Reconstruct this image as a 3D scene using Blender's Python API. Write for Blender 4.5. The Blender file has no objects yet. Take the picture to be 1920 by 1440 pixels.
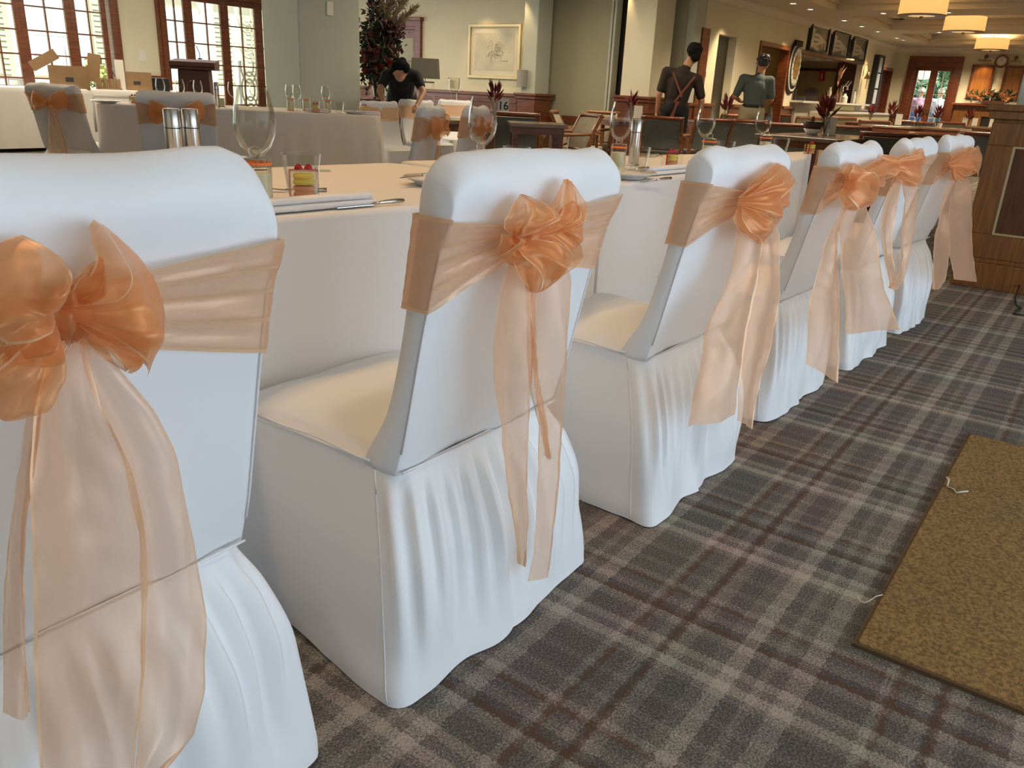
import bpy, bmesh, math, random
from math import sin, cos, pi, radians as R, sqrt, exp
from mathutils import Vector as V, Matrix, noise
random.seed(7)
S = bpy.context.scene
COL = S.collection

# ------------------------------------------------------------------ camera
F, CX, CY, CAMH = 1511.0, 960.0, 720.0, 1.12
def _ray(x, y): return V(((x-CX)/F, (y-CY)/F, 1.0))
D1 = _ray(2140, 224).normalized()
D2 = _ray(-1250, 57); D2 = (D2 - D1*D1.dot(D2)).normalized()
D3 = D1.cross(D2)
if D3.y > 0: D3 = -D3
M3 = Matrix((D1, D2, D3))            # image axes (right, down, forward) -> world
CAMP = V((0, 0, CAMH))
def at(x, y, z=None, X=None, Y=None, d=None):
    r = M3 @ _ray(x, y)
    t = d if d is not None else (z-CAMH)/r.z if z is not None else X/r.x if X is not None else Y/r.y
    return CAMP + r*t
cam = bpy.data.cameras.new('camera'); co = bpy.data.objects.new('camera', cam); COL.objects.link(co)
rot = Matrix((M3 @ V((1,0,0)), M3 @ V((0,-1,0)), M3 @ V((0,0,-1)))).transposed()
co.matrix_world = Matrix.Translation(CAMP) @ rot.to_4x4()
cam.sensor_width = 36; cam.lens = F/1920*36; cam.clip_start = .05; cam.clip_end = 200
S.camera = co
# ------------------------------------------------------------------ world, light, exposure
S.view_settings.view_transform = 'Standard'; S.view_settings.look = 'None'
S.view_settings.gamma = 1; S.view_settings.use_curve_mapping = False
S.view_settings.exposure = 0.0
S.cycles.transparent_max_bounces = 20; S.cycles.max_bounces = 5; S.cycles.adaptive_threshold = .025
S.cycles.use_denoising = True
S.cycles.sample_clamp_indirect = 6
w = bpy.data.worlds.new('world'); S.world = w; w.use_nodes = True
bg = w.node_tree.nodes['Background']; bg.inputs[0].default_value = (.80, .90, 1.0, 1); bg.inputs[1].default_value = 1.6
def area(name, loc, size, rotv, energy, col):
    l = bpy.data.lights.new(name, 'AREA'); l.shape = 'RECTANGLE'; l.size, l.size_y = size; l.energy = energy; l.color = col
    o = bpy.data.objects.new(name, l); o.location = loc; o.rotation_euler = rotv; COL.objects.link(o); return o
def spot(name, loc, energy, col, ang=70, tgt=None, blend=.6):
    l = bpy.data.lights.new(name, 'SPOT'); l.energy = energy; l.color = col; l.spot_size = R(ang); l.spot_blend = blend; l.shadow_soft_size = .05
    o = bpy.data.objects.new(name, l); o.location = loc
    if tgt is not None: o.rotation_euler = (V(tgt)-V(loc)).to_track_quat('-Z', 'Y').to_euler()
    COL.objects.link(o); return o
COOL = (.66, .82, 1.0); WARM = (1.0, .69, .37); DAY = (.95, .98, 1.0)
area('daylight_door', (2.6, -2.35, .85), (6.5, 1.6), (R(90), 0, 0), 62, COOL)          # assumed glazed entry on the right, out of view
area('daylight_window', (5.8, 13.75, 1.5), (8.0, 2.6), (R(-90), 0, 0), 130, DAY)     # garden windows
area('rear_fill', (-2.9, 1.2, 1.4), (4.5, 2.2), (R(90), 0, R(-90)), 7, (.86, .93, 1.0))  # added weak cool fill in front of the solid rear wall, no window there
sun = bpy.data.lights.new('sun', 'SUN'); sun.energy = 6.5; sun.color = (1, .95, .85); sun.angle = R(.6)
so = bpy.data.objects.new('sun', sun); so.rotation_euler = (V((.25, 1.0, -1.0))).to_track_quat('-Z', 'Y').to_euler(); COL.objects.link(so)
for i, (x, y) in enumerate([(.3, 2.2), (1.9, 2.2), (3.5, 2.1), (5.1, 2.1), (4.3, 4.6), (6.5, 4.4), (8.6, 4.2), (2.0, 6.5), (5.0, 7.4)]):
    spot('ceiling_spot', (x, y, 2.64), (45 if y < 3 else 40), (1, .60, .26) if y < 3 else WARM, 105, (x, y, 0))
for x in (.8, 2.6, 4.4, 6.2):
    spot('aisle_fill', (x, -.1, 2.64), 20, (1.0, .92, .82), 110, (x, .2, 0))  # added fill without fittings, warms the chair tops and the carpet
for x in (13.4, 16.4, 18.2, 20.6, 22.4, 24.2):
    spot('wall_washer', (x, 5.35, 2.62), 90, WARM, 60, (x+.1, 5.9, .6))
spot('wall_washer', (11.5, 6.55, 2.62), 24, WARM, 50, (11.9, 6.4, .6))
for y in (8.3, 9.2): spot('wall_washer', (11.1, y, 2.62), 22, WARM, 60, (11.8, y, .8))
spot('wall_washer', (24.7, 3.6, 2.62), 90, WARM, 60, (25.4, 3.6, .8))
for x in (11.5, 15.0, 18.5, 22.0):
    spot('tray_fill', (x+1.9, 1.6, 2.62), 210, (1, .80, .55), 150, (x+1.9, 1.6, 0)); spot('tray_fill', (x+1.9, 4.2, 2.62), 200, (1, .80, .55), 150, (x+1.9, 4.2, 0))  # added warm fill for the dining room, not fittings of the trays
for x, y, e in ((3.0, 9.5, 45), (6.0, 11.5, 45), (8.8, 10.2, 75), (9.4, 6.6, 60), (9.6, 3.2, 60)): area('room_fill', (x, y, 2.6), (1.5, 1.5), (0, 0, 0), e, (1, .82, .58))  # added ceiling fill, lifts the warm ambient on the background walls
area('bar_light', (19.5, 7.2, 2.25), (3.5, .8), (0, 0, 0), 100, WARM)

# ------------------------------------------------------------------ materials
MATS = {}
def mat(name, col=(.8, .8, .8), rough=.6, metal=0, spec=.5, sheen=0, emit=None, estr=0, noise_amt=0, noise_scale=20, bump=0, bump_scale=200, col2=None, stretch=None, coat=0):
    if name in MATS: return MATS[name]
    m = bpy.data.materials.new(name); m.use_nodes = True; MATS[name] = m
    nt = m.node_tree; b = nt.nodes['Principled BSDF']
    b.inputs['Base Color'].default_value = (*col, 1); b.inputs['Roughness'].default_value = rough
    b.inputs['Metallic'].default_value = metal; b.inputs['Specular IOR Level'].default_value = spec
    if sheen: b.inputs['Sheen Weight'].default_value = sheen
    if coat: b.inputs['Coat Weight'].default_value = coat; b.inputs['Coat Roughness'].default_value = .15
    if emit: b.inputs['Emission Color'].default_value = (*emit, 1); b.inputs['Emission Strength'].default_value = estr
    if noise_amt or col2 or bump:
        tc = nt.nodes.new('ShaderNodeTexCoord'); mp = nt.nodes.new('ShaderNodeMapping')
        nt.links.new(tc.outputs['Object'], mp.inputs[0])
        if stretch: mp.inputs['Scale'].default_value = stretch
    if noise_amt or col2:
        n = nt.nodes.new('ShaderNodeTexNoise'); n.inputs['Scale'].default_value = noise_scale; n.inputs['Detail'].default_value = 5
        nt.links.new(mp.outputs[0], n.inputs[0])
        c2 = col2 or tuple(max(0, c*(1-noise_amt)) for c in col)
        mx = nt.nodes.new('ShaderNodeMix'); mx.data_type = 'RGBA'
        mx.inputs[6].default_value = (*col, 1); mx.inputs[7].default_value = (*c2, 1)
        rp = nt.nodes.new('ShaderNodeMapRange'); rp.inputs[1].default_value = .35; rp.inputs[2].default_value = .65
        nt.links.new(n.outputs[0], rp.inputs[0]); nt.links.new(rp.outputs[0], mx.inputs[0]); nt.links.new(mx.outputs[2], b.inputs['Base Color'])
    if bump:
        n2 = nt.nodes.new('ShaderNodeTexNoise'); n2.inputs['Scale'].default_value = bump_scale; n2.inputs['Detail'].default_value = 3
        nt.links.new(mp.outputs[0], n2.inputs[0])
        bp = nt.nodes.new('ShaderNodeBump'); bp.inputs['Strength'].default_value = bump; bp.inputs['Distance'].default_value = .004
        nt.links.new(n2.outputs[0], bp.inputs['Height']); nt.links.new(bp.outputs[0], b.inputs['Normal'])
    return m
white = mat('white_polyester', (.80, .82, .84), .48, spec=.35, sheen=.3, bump=.06, bump_scale=900)
cloth = mat('table_linen', (.86, .84, .82), .75, spec=.2, bump=.08, bump_scale=600)
napk = mat('napkin_linen', (.9, .9, .92), .8, spec=.2)
wood = mat('mahogany', (.22, .062, .022), .32, noise_scale=6, col2=(.11, .028, .012), stretch=(1, 1, 8), coat=.3)
woodx = mat('oak_brown', (.23, .095, .022), .35, noise_scale=7, col2=(.15, .055, .013), stretch=(8, 8, .6), coat=.3)
woodlt = mat('chair_wood', (.33, .145, .055), .33, noise_scale=12, col2=(.22, .085, .03), stretch=(2, 2, 6), coat=.3)
darkw = mat('dark_wood', (.07, .022, .012), .55)
paint = mat('cream_paint', (.76, .72, .54), .8, noise_amt=.04, noise_scale=2)
paintg = mat('green_grey_paint', (.52, .56, .47), .8, noise_amt=.03, noise_scale=2)
painto = mat('olive_paint', (.40, .39, .27), .8, noise_amt=.04, noise_scale=2)
ceilm = mat('ceiling_paint', (.60, .53, .42), .85)
ceilw = mat('ceiling_white', (.76, .70, .58), .8)
green_fab = mat('grey_green_fabric', (.19, .205, .185), .8, noise_amt=.18, noise_scale=9, sheen=.3)
tan_fab = mat('tan_fabric', (.36, .30, .19), .8, noise_amt=.15, noise_scale=9, sheen=.3)
steel = mat('brushed_steel', (.62, .60, .56), .22, metal=1)
silver = mat('silver_cutlery', (.7, .68, .64), .12, metal=1)
black = mat('black', (.012, .012, .014), .5)
darkg = mat('dark_grey', (.05, .05, .055), .6)
porc = mat('porcelain', (.85, .84, .80), .15, coat=.5)
red = mat('red_ribbon', (.55, .01, .03), .35)
orange = mat('orange_ribbon', (.95, .22, .03), .4)
wax = mat('candle_wax', (.86, .82, .58), .5)
card = mat('cardboard', (.33, .21, .11), .85, noise_amt=.1, noise_scale=8)
brass = mat('aged_brass', (.28, .20, .11), .35, metal=.9)
gold = mat('gold_frame', (.55, .46, .26), .35, metal=.5)
leafg = mat('dark_leaf', (.02, .045, .02), .5)
leafr = mat('burgundy_leaf', (.085, .010, .014), .55)
skin = mat('skin', (.48, .25, .16), .5)
plast = mat('white_plastic', (.78, .78, .72), .5)

def organza(name, col, fac, tint):
    m = bpy.data.materials.new(name); m.use_nodes = True; nt = m.node_tree; N = nt.nodes; L = nt.links
    b = N['Principled BSDF']; b.inputs['Base Color'].default_value = (*col, 1); b.inputs['Roughness'].default_value = .33; b.inputs['Metallic'].default_value = .25
    b.inputs['Sheen Weight'].default_value = .6; b.inputs['Sheen Roughness'].default_value = .3; b.inputs['Specular IOR Level'].default_value = .6
    b.inputs['Anisotropic'].default_value = .5
    tl = N.new('ShaderNodeBsdfTranslucent'); tl.inputs[0].default_value = (*col, 1)
    tr = N.new('ShaderNodeBsdfTransparent'); tr.inputs[0].default_value = (*tint, 1)
    m1 = N.new('ShaderNodeMixShader'); m1.inputs[0].default_value = .3; L.new(b.outputs[0], m1.inputs[1]); L.new(tl.outputs[0], m1.inputs[2])
    lw = N.new('ShaderNodeLayerWeight'); lw.inputs[0].default_value = .35
    mr = N.new('ShaderNodeMapRange'); mr.inputs[3].default_value = fac; mr.inputs[4].default_value = min(1, fac+.42)
    L.new(lw.outputs['Facing'], mr.inputs[0])
    m2 = N.new('ShaderNodeMixShader'); L.new(mr.outputs[0], m2.inputs[0]); L.new(tr.outputs[0], m2.inputs[1]); L.new(m1.outputs[0], m2.inputs[2])
    L.new(m2.outputs[0], N['Material Output'].inputs[0])
    tc = N.new('ShaderNodeTexCoord'); nz = N.new('ShaderNodeTexNoise'); nz.inputs['Scale'].default_value = 500
    L.new(tc.outputs['Object'], nz.inputs[0]); bp = N.new('ShaderNodeBump'); bp.inputs['Strength'].default_value = .15; bp.inputs['Distance'].default_value = .002
    L.new(nz.outputs[0], bp.inputs['Height']); L.new(bp.outputs[0], b.inputs['Normal'])
    return m
org = organza('peach_organza', (.92, .57, .37), .38, (1, .89, .77))
orgb = organza('peach_organza_bow', (.94, .46, .20), .38, (1, .86, .68))
hem = organza('organza_hem', (.93, .62, .38), .80, (1, .86, .70))

def glassmat(name, tint=(.97, .98, .97), ior=1.5, refl=1.0):
    m = bpy.data.materials.new(name); m.use_nodes = True; nt = m.node_tree; N = nt.nodes; L = nt.links
    N.remove(N['Principled BSDF'])
    tr = N.new('ShaderNodeBsdfTransparent'); tr.inputs[0].default_value = (*tint, 1)
    gl = N.new('ShaderNodeBsdfGlossy'); gl.inputs['Roughness'].default_value = .02; gl.inputs[0].default_value = (1, 1, 1, 1)
    lw = N.new('ShaderNodeLayerWeight'); lw.inputs[0].default_value = .22
    mx = N.new('ShaderNodeMixShader'); mt = N.new('ShaderNodeMath'); mt.operation = 'MULTIPLY'; mt.inputs[1].default_value = refl*.5
    L.new(lw.outputs['Fresnel'], mt.inputs[0]); L.new(mt.outputs[0], mx.inputs[0]); L.new(tr.outputs[0], mx.inputs[1]); L.new(gl.outputs[0], mx.inputs[2])
    L.new(mx.outputs[0], N['Material Output'].inputs[0]); return m
glass = glassmat('clear_glass', (.95, .955, .94), refl=1.0)
pane_m = glassmat('window_pane', (.98, .99, .98), refl=.5)

def carpet():
    m = bpy.data.materials.new('plaid_carpet'); m.use_nodes = True; nt = m.node_tree; N = nt.nodes; L = nt.links
    b = N['Principled BSDF']; b.inputs['Roughness'].default_value = .95; b.inputs['Specular IOR Level'].default_value = .1
    tc = N.new('ShaderNodeTexCoord'); sep = N.new('ShaderNodeSeparateXYZ')
    nz0 = N.new('ShaderNodeTexNoise'); nz0.inputs['Scale'].default_value = 130; nz0.inputs['Detail'].default_value = 2
    L.new(tc.outputs['Object'], nz0.inputs[0])
    dist = N.new('ShaderNodeVectorMath'); dist.operation = 'MULTIPLY_ADD'; dist.inputs[1].default_value = (.022, .022, 0)
    L.new(nz0.outputs['Color'], dist.inputs[0]); L.new(tc.outputs['Object'], dist.inputs[2]); L.new(dist.outputs[0], sep.inputs[0])
    def math(op, a, bb=None, c=None):
        n = N.new('ShaderNodeMath'); n.operation = op
        for i, v in enumerate((a, bb, c)):
            if v is None: continue
            if isinstance(v, (int, float)): n.inputs[i].default_value = v
            else: L.new(v, n.inputs[i])
        return n.outputs[0]
    P = .515
    def ramp(coord, off, stops):
        f = math('FRACT', math('DIVIDE', math('SUBTRACT', coord, off), P))
        r = N.new('ShaderNodeValToRGB'); r.color_ramp.interpolation = 'CONSTANT'
        els = r.color_ramp.elements
        els[0].position = 0; els[0].color = (*[stops[0][1]]*3, 1)
        els[1].position = stops[1][0]; els[1].color = (*[stops[1][1]]*3, 1)
        for p, v in stops[2:]:
            e = els.new(p); e.color = (v, v, v, 1)
        L.new(f, r.inputs[0]); return r.outputs[0]
    # lightness across one repeat (0 = brown line pair side) in both directions
    light_y = [(0, .35), (.035, .0), (.07, .30), (.12, .12), (.21, .35), (.26, .12), (.48, .45), (.56, .2), (.62, .35), (.66, .15), (.73, .55), (.80, .25), (.86, .1), (.96, .3)]
    light_x = [(0, .35), (.03, .0), (.10, .28), (.16, .12), (.22, .35), (.28, .15), (.36, .25), (.40, .1), (.50, .22), (.54, .12), (.66, .3), (.70, .6), (.76, .25), (.81, .45), (.86, .1), (.97, .3)]
    ly = ramp(sep.outputs[1], .027, light_y); lx = ramp(sep.outputs[0], 1.50, light_x)
    br_y = ramp(sep.outputs[1], .027, [(0, 0), (.02, 1), (.055, 0), (.19, 1), (.225, 0)])
    br_x = ramp(sep.outputs[0], 1.50, [(0, 0), (.03, 1), (.065, 0), (.205, 1), (.24, 0)])
    lt = math('MULTIPLY_ADD', math('ADD', ly, lx), .85, .06)
    nzg = N.new('ShaderNodeTexNoise'); nzg.inputs['Scale'].default_value = 150; nzg.inputs['Detail'].default_value = 1; L.new(tc.outputs['Object'], nzg.inputs[0])
    nz = N.new('ShaderNodeTexNoise'); nz.inputs['Scale'].default_value = 210; nz.inputs['Roughness'].default_value = .8; nz.inputs['Detail'].default_value = 3; L.new(tc.outputs['Object'], nz.inputs[0])
    lt = math('ADD', lt, math('MULTIPLY', math('SUBTRACT', nz.outputs[0], .5), 2.6))
    cr = N.new('ShaderNodeValToRGB'); e = cr.color_ramp.elements
    e[0].position = .1; e[0].color = (.070, .066, .070, 1); e[1].position = 1.0; e[1].color = (.40, .375, .335, 1)
    x = e.new(.5); x.color = (.175, .162, .155, 1)
    L.new(lt, cr.inputs[0])
    nzc = N.new('ShaderNodeTexNoise'); nzc.inputs['Scale'].default_value = 5; L.new(tc.outputs['Object'], nzc.inputs[0])
    mxc = N.new('ShaderNodeMix'); mxc.data_type = 'RGBA'; mxc.blend_type = 'MULTIPLY'; mxc.inputs[0].default_value = .6
    rc = N.new('ShaderNodeValToRGB'); rc.color_ramp.elements[0].position = .35; rc.color_ramp.elements[0].color = (1.1, .92, .86, 1); rc.color_ramp.elements[1].position = .65; rc.color_ramp.elements[1].color = (1, 1.02, .82, 1)
    L.new(nzc.outputs[0], rc.inputs[0]); L.new(cr.outputs[0], mxc.inputs[6]); L.new(rc.outputs[0], mxc.inputs[7])
    mx = N.new('ShaderNodeMix'); mx.data_type = 'RGBA'
    by_ = math('MULTIPLY', br_y, math('SUBTRACT', 1.0, math('MULTIPLY', lx, 1.5))); bx_ = math('MULTIPLY', br_x, math('SUBTRACT', 1.0, math('MULTIPLY', ly, 1.5)))
    g2 = math('GREATER_THAN', nzg.outputs[0], .44); bsum = math('MULTIPLY', math('MAXIMUM', by_, bx_), math('MULTIPLY_ADD', g2, .6, .38))
    L.new(bsum, mx.inputs[0]); L.new(mxc.outputs[2], mx.inputs[6]); mx.inputs[7].default_value = (.10, .058, .036, 1)
    L.new(mx.outputs[2], b.inputs['Base Color'])
    bp = N.new('ShaderNodeBump'); bp.inputs['Strength'].default_value = .6; bp.inputs['Distance'].default_value = .004
    L.new(nz.outputs[0], bp.inputs['Height']); L.new(bp.outputs[0], b.inputs['Normal'])
    return m
carpet_m = carpet()
coir = mat('coir_mat', (.33, .21, .085), .95, spec=.1, noise_scale=120, col2=(.15, .095, .04), bump=.9, bump_scale=260)

# ------------------------------------------------------------------ mesh builder
class MB:
    def __init__(s): s.v = []; s.f = []; s.m = []
    def add(s, vs, fs, mi=0):
        o = len(s.v); s.v += [tuple(v) for v in vs]; s.f += [tuple(o+i for i in f) for f in fs]; s.m += [mi]*len(fs); return s
    def box(s, x0, y0, z0, x1, y1, z1, mi=0):
        s.k = getattr(s, 'k', -1)+1; e = .0007*((s.k*.618) % 1)                # joints never quite coplanar
        if s.k: x0 -= e*(1 if x1 > x0 else -1); y0 -= e*(1 if y1 > y0 else -1); x1 += e*(1 if x1 > x0 else -1); y1 += e*(1 if y1 > y0 else -1); z1 += e
        v = [(x, y, z) for z in (z0, z1) for y in (y0, y1) for x in (x0, x1)]
        return s.add(v, [(0, 2, 3, 1), (4, 5, 7, 6), (0, 1, 5, 4), (2, 6, 7, 3), (0, 4, 6, 2), (1, 3, 7, 5)], mi)
    def bar(s, a, b, wx, wy, mi=0, up=(0, 0, 1)):
        a, b = V(a), V(b); d = (b-a).normalized(); u = V(up)
        if abs(d.dot(u)) > .95: u = V((0, 1, 0))
        sx = d.cross(u).normalized()*wx/2; sy = sx.cross(d).normalized()*wy/2
        v = [p+i*sx+j*sy for p in (a, b) for j in (-1, 1) for i in (-1, 1)]
        return s.add(v, [(0, 2, 3, 1), (4, 5, 7, 6), (0, 1, 5, 4), (2, 6, 7, 3), (0, 4, 6, 2), (1, 3, 7, 5)], mi)
    def lathe(s, prof, n=20, c=(0, 0, 0), mi=0, cap=True):
        c = V(c); o = [(c.x+r*cos(2*pi*k/n), c.y+r*sin(2*pi*k/n), c.z+z) for r, z in prof for k in range(n)]
        f = [(i*n+k, i*n+(k+1) % n, (i+1)*n+(k+1) % n, (i+1)*n+k) for i in range(len(prof)-1) for k in range(n)]
        if cap:
            f.append(tuple(range(n))[::-1]); f.append(tuple((len(prof)-1)*n+k for k in range(n)))
        return s.add(o, f, mi)
    def tube(s, pts, r, n=6, mi=0, closed=False):
        pts = [V(p) for p in pts]; rr = r if isinstance(r, (list, tuple)) else [r]*len(pts); vs = []; N = len(pts)
        for i, p in enumerate(pts):
            t = (pts[(i+1) % N if closed else min(i+1, N-1)]-pts[i-1 if (closed or i) else 0])
            t = t.normalized() if t.length > 1e-9 else V((0, 0, 1))
            u = V((0, 0, 1)) if abs(t.z) < .9 else V((1, 0, 0)); a = t.cross(u).normalized(); b = a.cross(t)
            vs += [p+(a*cos(2*pi*k/n)+b*sin(2*pi*k/n))*rr[i] for k in range(n)]
        m = N if closed else N-1
        f = [(i*n+k, i*n+(k+1) % n, ((i+1) % N)*n+(k+1) % n, ((i+1) % N)*n+k) for i in range(m) for k in range(n)]
        if not closed: f += [tuple(range(n))[::-1], tuple((N-1)*n+k for k in range(n))]
        return s.add(vs, f, mi)
    def sph(s, c, r, n=12, m=8, mi=0, jit=0):
        c = V(c); r = V(r) if hasattr(r, '__len__') else V((r, r, r)); vs = []
        for i in range(m+1):
            th = pi*i/m
            for k in range(n):
                ph = 2*pi*k/n; j = 1+jit*(random.random()-.5)
                vs.append((c.x+r.x*sin(th)*cos(ph)*j, c.y+r.y*sin(th)*sin(ph)*j, c.z+r.z*cos(th)*j))
        return s.add(vs, [(i*n+k, (i+1)*n+k, (i+1)*n+(k+1) % n, i*n+(k+1) % n) for i in range(m) for k in range(n)], mi)
    def grid(s, fn, nu, nv, mi=0, cu=False, mfn=None):
        vs = [fn(i/(nu if cu else nu-1) if nu > 1 else 0, j/(nv-1)) for i in range(nu) for j in range(nv)]
        o = len(s.v); s.v += [tuple(v) for v in vs]
        for i in range(nu if cu else nu-1):
            for j in range(nv-1):
                i2 = (i+1) % nu
                s.f.append((o+i*nv+j, o+i2*nv+j, o+i2*nv+j+1, o+i*nv+j+1)); s.m.append(mfn(i, j) if mfn else mi)
        return s
    def prism(s, poly, a, b, ax='z', mi=0):
        f3 = {'z': lambda p, t: (p[0], p[1], t), 'y': lambda p, t: (p[0], t, p[1]), 'x': lambda p, t: (t, p[0], p[1])}[ax]; n = len(poly)
        return s.add([f3(p, a) for p in poly]+[f3(p, b) for p in poly], [tuple(range(n))[::-1], tuple(range(n, 2*n))]+[(i, (i+1) % n, n+(i+1) % n, n+i) for i in range(n)], mi)
    def build(s, name, mats, parent=None, smooth=False, bevel=0, solid=0, sub=0, loc=None, rz=0, fix=True):
        me = bpy.data.meshes.new(name); me.from_pydata(s.v, [], s.f)
        mats = mats if isinstance(mats, (list, tuple)) else [mats]
        for m in mats: me.materials.append(m)
        for p, mi in zip(me.polygons, s.m): p.material_index = mi
        if fix:
            bm = bmesh.new(); bm.from_mesh(me); bmesh.ops.recalc_face_normals(bm, faces=bm.faces); bm.to_mesh(me); bm.free()
        if smooth:
            me.shade_smooth()
            if smooth == 'auto':
                me.set_sharp_from_angle(angle=R(40))
        me.update(); o = bpy.data.objects.new(name, me); COL.objects.link(o)
        if parent is not None: o.parent = parent
        if loc is not None: o.location = loc
        if rz: o.rotation_euler = (0, 0, rz)
        if bevel:
            b = o.modifiers.new('bevel', 'BEVEL'); b.width = bevel; b.segments = 2; b.limit_method = 'ANGLE'
        if solid:
            b = o.modifiers.new('solid', 'SOLIDIFY'); b.thickness = solid
        if sub:
            b = o.modifiers.new('sub', 'SUBSURF'); b.levels = sub; b.render_levels = sub
        return o
def tag(o, label, cat, group=None, kind=None):
    o['label'] = label; o['category'] = cat
    if group: o['group'] = group
    if kind: o['kind'] = kind
    return o
def thing(name, label, cat, loc=(0, 0, 0), rz=0, group=None):
    o = bpy.data.objects.new(name, None); o.empty_display_size = .1; COL.objects.link(o)
    o.location = loc; o.rotation_euler = (0, 0, rz); return tag(o, label, cat, group)
def struct(o): o['kind'] = 'structure'; return o
def copy_tree(o, parent=None):
    c = o.copy(); COL.objects.link(c); c.parent = parent
    for ch in [x for x in KIDS.get(o.name, [])]: copy_tree(ch, c)
    return c
KIDS = {}
def remember(root):
    for c in list(bpy.data.objects):
        if c.parent is not None: KIDS.setdefault(c.parent.name, [])
    def rec(o):
        KIDS[o.name] = [c for c in COL.objects if c.parent == o]
        for c in KIDS[o.name]: rec(c)
    rec(root)
def dup(root, loc, rz, label, group=None):
    r = copy_tree(root); r.location = loc; r.rotation_euler = (0, 0, rz); r['label'] = label
    if group: r['group'] = group
    return r
def lerp(a, b, t): return a+(b-a)*t
def ss(t): t = max(0, min(1, t)); return t*t*(3-2*t)
def pl(pts, t):                       # resample a polyline by arc length
    pts = [V(p) for p in pts]; ls = [(pts[i+1]-pts[i]).length for i in range(len(pts)-1)]; T = sum(ls)*t; i = 0
    while i < len(ls)-1 and T > ls[i]: T -= ls[i]; i += 1
    return pts[i].lerp(pts[i+1], min(1, T/ls[i]) if ls[i] > 1e-9 else 0)
def interp(tab, x):
    if x <= tab[0][0]: return tab[0][1]
    for (a, b), (c, d) in zip(tab, tab[1:]):
        if x <= c: return b+(d-b)*(x-a)/(c-a)
    return tab[-1][1]
def nz(x, y, z, s=1.0): return noise.noise(V((x*s, y*s, z*s)))

# ================================================================== SETTING
CZ = 2.67
struct(MB().box(-6, -4, -.1, 27, 14.2, 0).build('floor', carpet_m))
# ceiling with three recessed trays
def ceiling():
    holes = [(10.2, 15.9), (16.95, 19.9), (20.95, 24.0)]; y0, y1 = .9, 4.78
    m = MB(); m.box(-6, -4, CZ, 10.2, 14.2, CZ+.12); m.box(10.2, y1, CZ, 27, 14.2, CZ+.12); m.box(10.2, -4, CZ, 27, y0, CZ+.12)
    for a, b in ((15.9, 16.95), (19.9, 20.95), (24.0, 27)): m.box(a, y0, CZ, b, y1, CZ+.12)
    c = struct(m.build('ceiling', ceilm))
    for a, b in holes:
        t = MB(); t.box(a, y0, CZ+.33, b, y1, CZ+.4)                        # raised field
        st = MB()
        for z0, z1, e in ((CZ+.10, CZ+.20, .0), (CZ+.20, CZ+.36, .22)):      # two cornice steps
            st.box(a-.02, y0-.02, z0, b+.02, y0+.06+e, z1); st.box(a-.02, y1-.06-e, z0, b+.02, y1+.02, z1)
            st.box(a-.02, y0, z0, a+.06+e, y1, z1); st.box(b-.06-e, y0, z0, b+.02, y1, z1)
        t.build('tray_field', ceilw, c); st.build('tray_cornice', ceilm, c)
ceiling()
BY = 5.80                              # bar wall
def wall_x(name, y, x0, x1, openings, m, th=.14, z1=CZ, side=1):
    """wall along x at y with openings (xa, xb, za, zb)"""
    mb = MB(); cur = x0
    for xa, xb, za, zb in sorted(openings):
        if xa > cur: mb.box(cur, y, 0, xa, y+th*side, z1)
        if za > 0: mb.box(xa, y, 0, xb, y+th*side, za)
        if zb < z1: mb.box(xa, y, zb, xb, y+th*side, z1)
        cur = xb
    if cur < x1: mb.box(cur, y, 0, x1, y+th*side, z1)
    return struct(mb.build(name, m))
wall_x('wall_bar', BY, 12.45, 25.6, [(13.35, 14.1, 0, 2.1), (15.2, 16.75, 0, 2.1), (17.35, 22.2, 1.14, 2.08), (23.85, 25.2, 0, 2.08)], paint)
# window wall on the left with two bands of french windows
YW = 13.9
def wx(px, Y=YW): return at(px, 80, Y=Y).x
w1a, w1b = wx(-330), wx(222); w2a, w2b = wx(299), wx(575)
wall_x('wall_window', YW, -2, 13.0, [(w1a, w1b, 0, 2.5), (w2a, w2b, 0, 2.5)], paint)
# far wall
fw = MB(); X0 = 25.5
for y0, y1, z0, z1 in ((-4, 4.15, 0, CZ), (4.15, 5.42, 2.40, CZ), (5.42, 6.0, 0, CZ)): fw.box(X0, y0, z0, X0+.14, y1, z1)
struct(fw.build('wall_far', paint))
struct(MB().box(-3.1, -4, 0, -3.0, 14.2, CZ).build('wall_behind', paint))
# right wall with an assumed long glazed opening
wall_x('wall_right', -2.6, -3, 27, [(-1.0, 6.2, 0, 2.3)], paint, side=-1)
# picture wall, seen face on between the square column and the partition
PX = 11.6
def yp(px, X, py=100): return at(px, py, X=X).y
DY0, DY1 = yp(792, PX), yp(792, PX)+1.30
pw = MB(); pw.box(PX, yp(1000, PX), 0, PX+.14, DY0+.08, CZ); pw.box(PX, DY1-.08, 0, PX+.14, 14.0, CZ); pw.box(PX, DY0+.08, 2.12, PX+.14, DY1-.08, CZ)
struct(pw.build('wall_picture', paint))
# cornices
def cornice(name, x0, x1, y, s):
    prof = [(0, CZ), (0, CZ-.13), (-.03*s, CZ-.13), (-.03*s, CZ-.10), (-.07*s, CZ-.06), (-.12*s, CZ-.035), (-.12*s, CZ)]
    struct(MB().prism([(y+p, z) for p, z in prof], x0, x1, 'x').build(name, ceilw))
cornice('trim_1', 12.4, 25.5, BY, 1)
struct(MB().prism([(X0-p, z) for p, z in [(0, CZ), (0, CZ-.13), (.03, CZ-.13), (.07, CZ-.06), (.12, CZ-.035), (.12, CZ)]], -2.6, BY, 'y').build('trim_2', ceilw))
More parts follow.
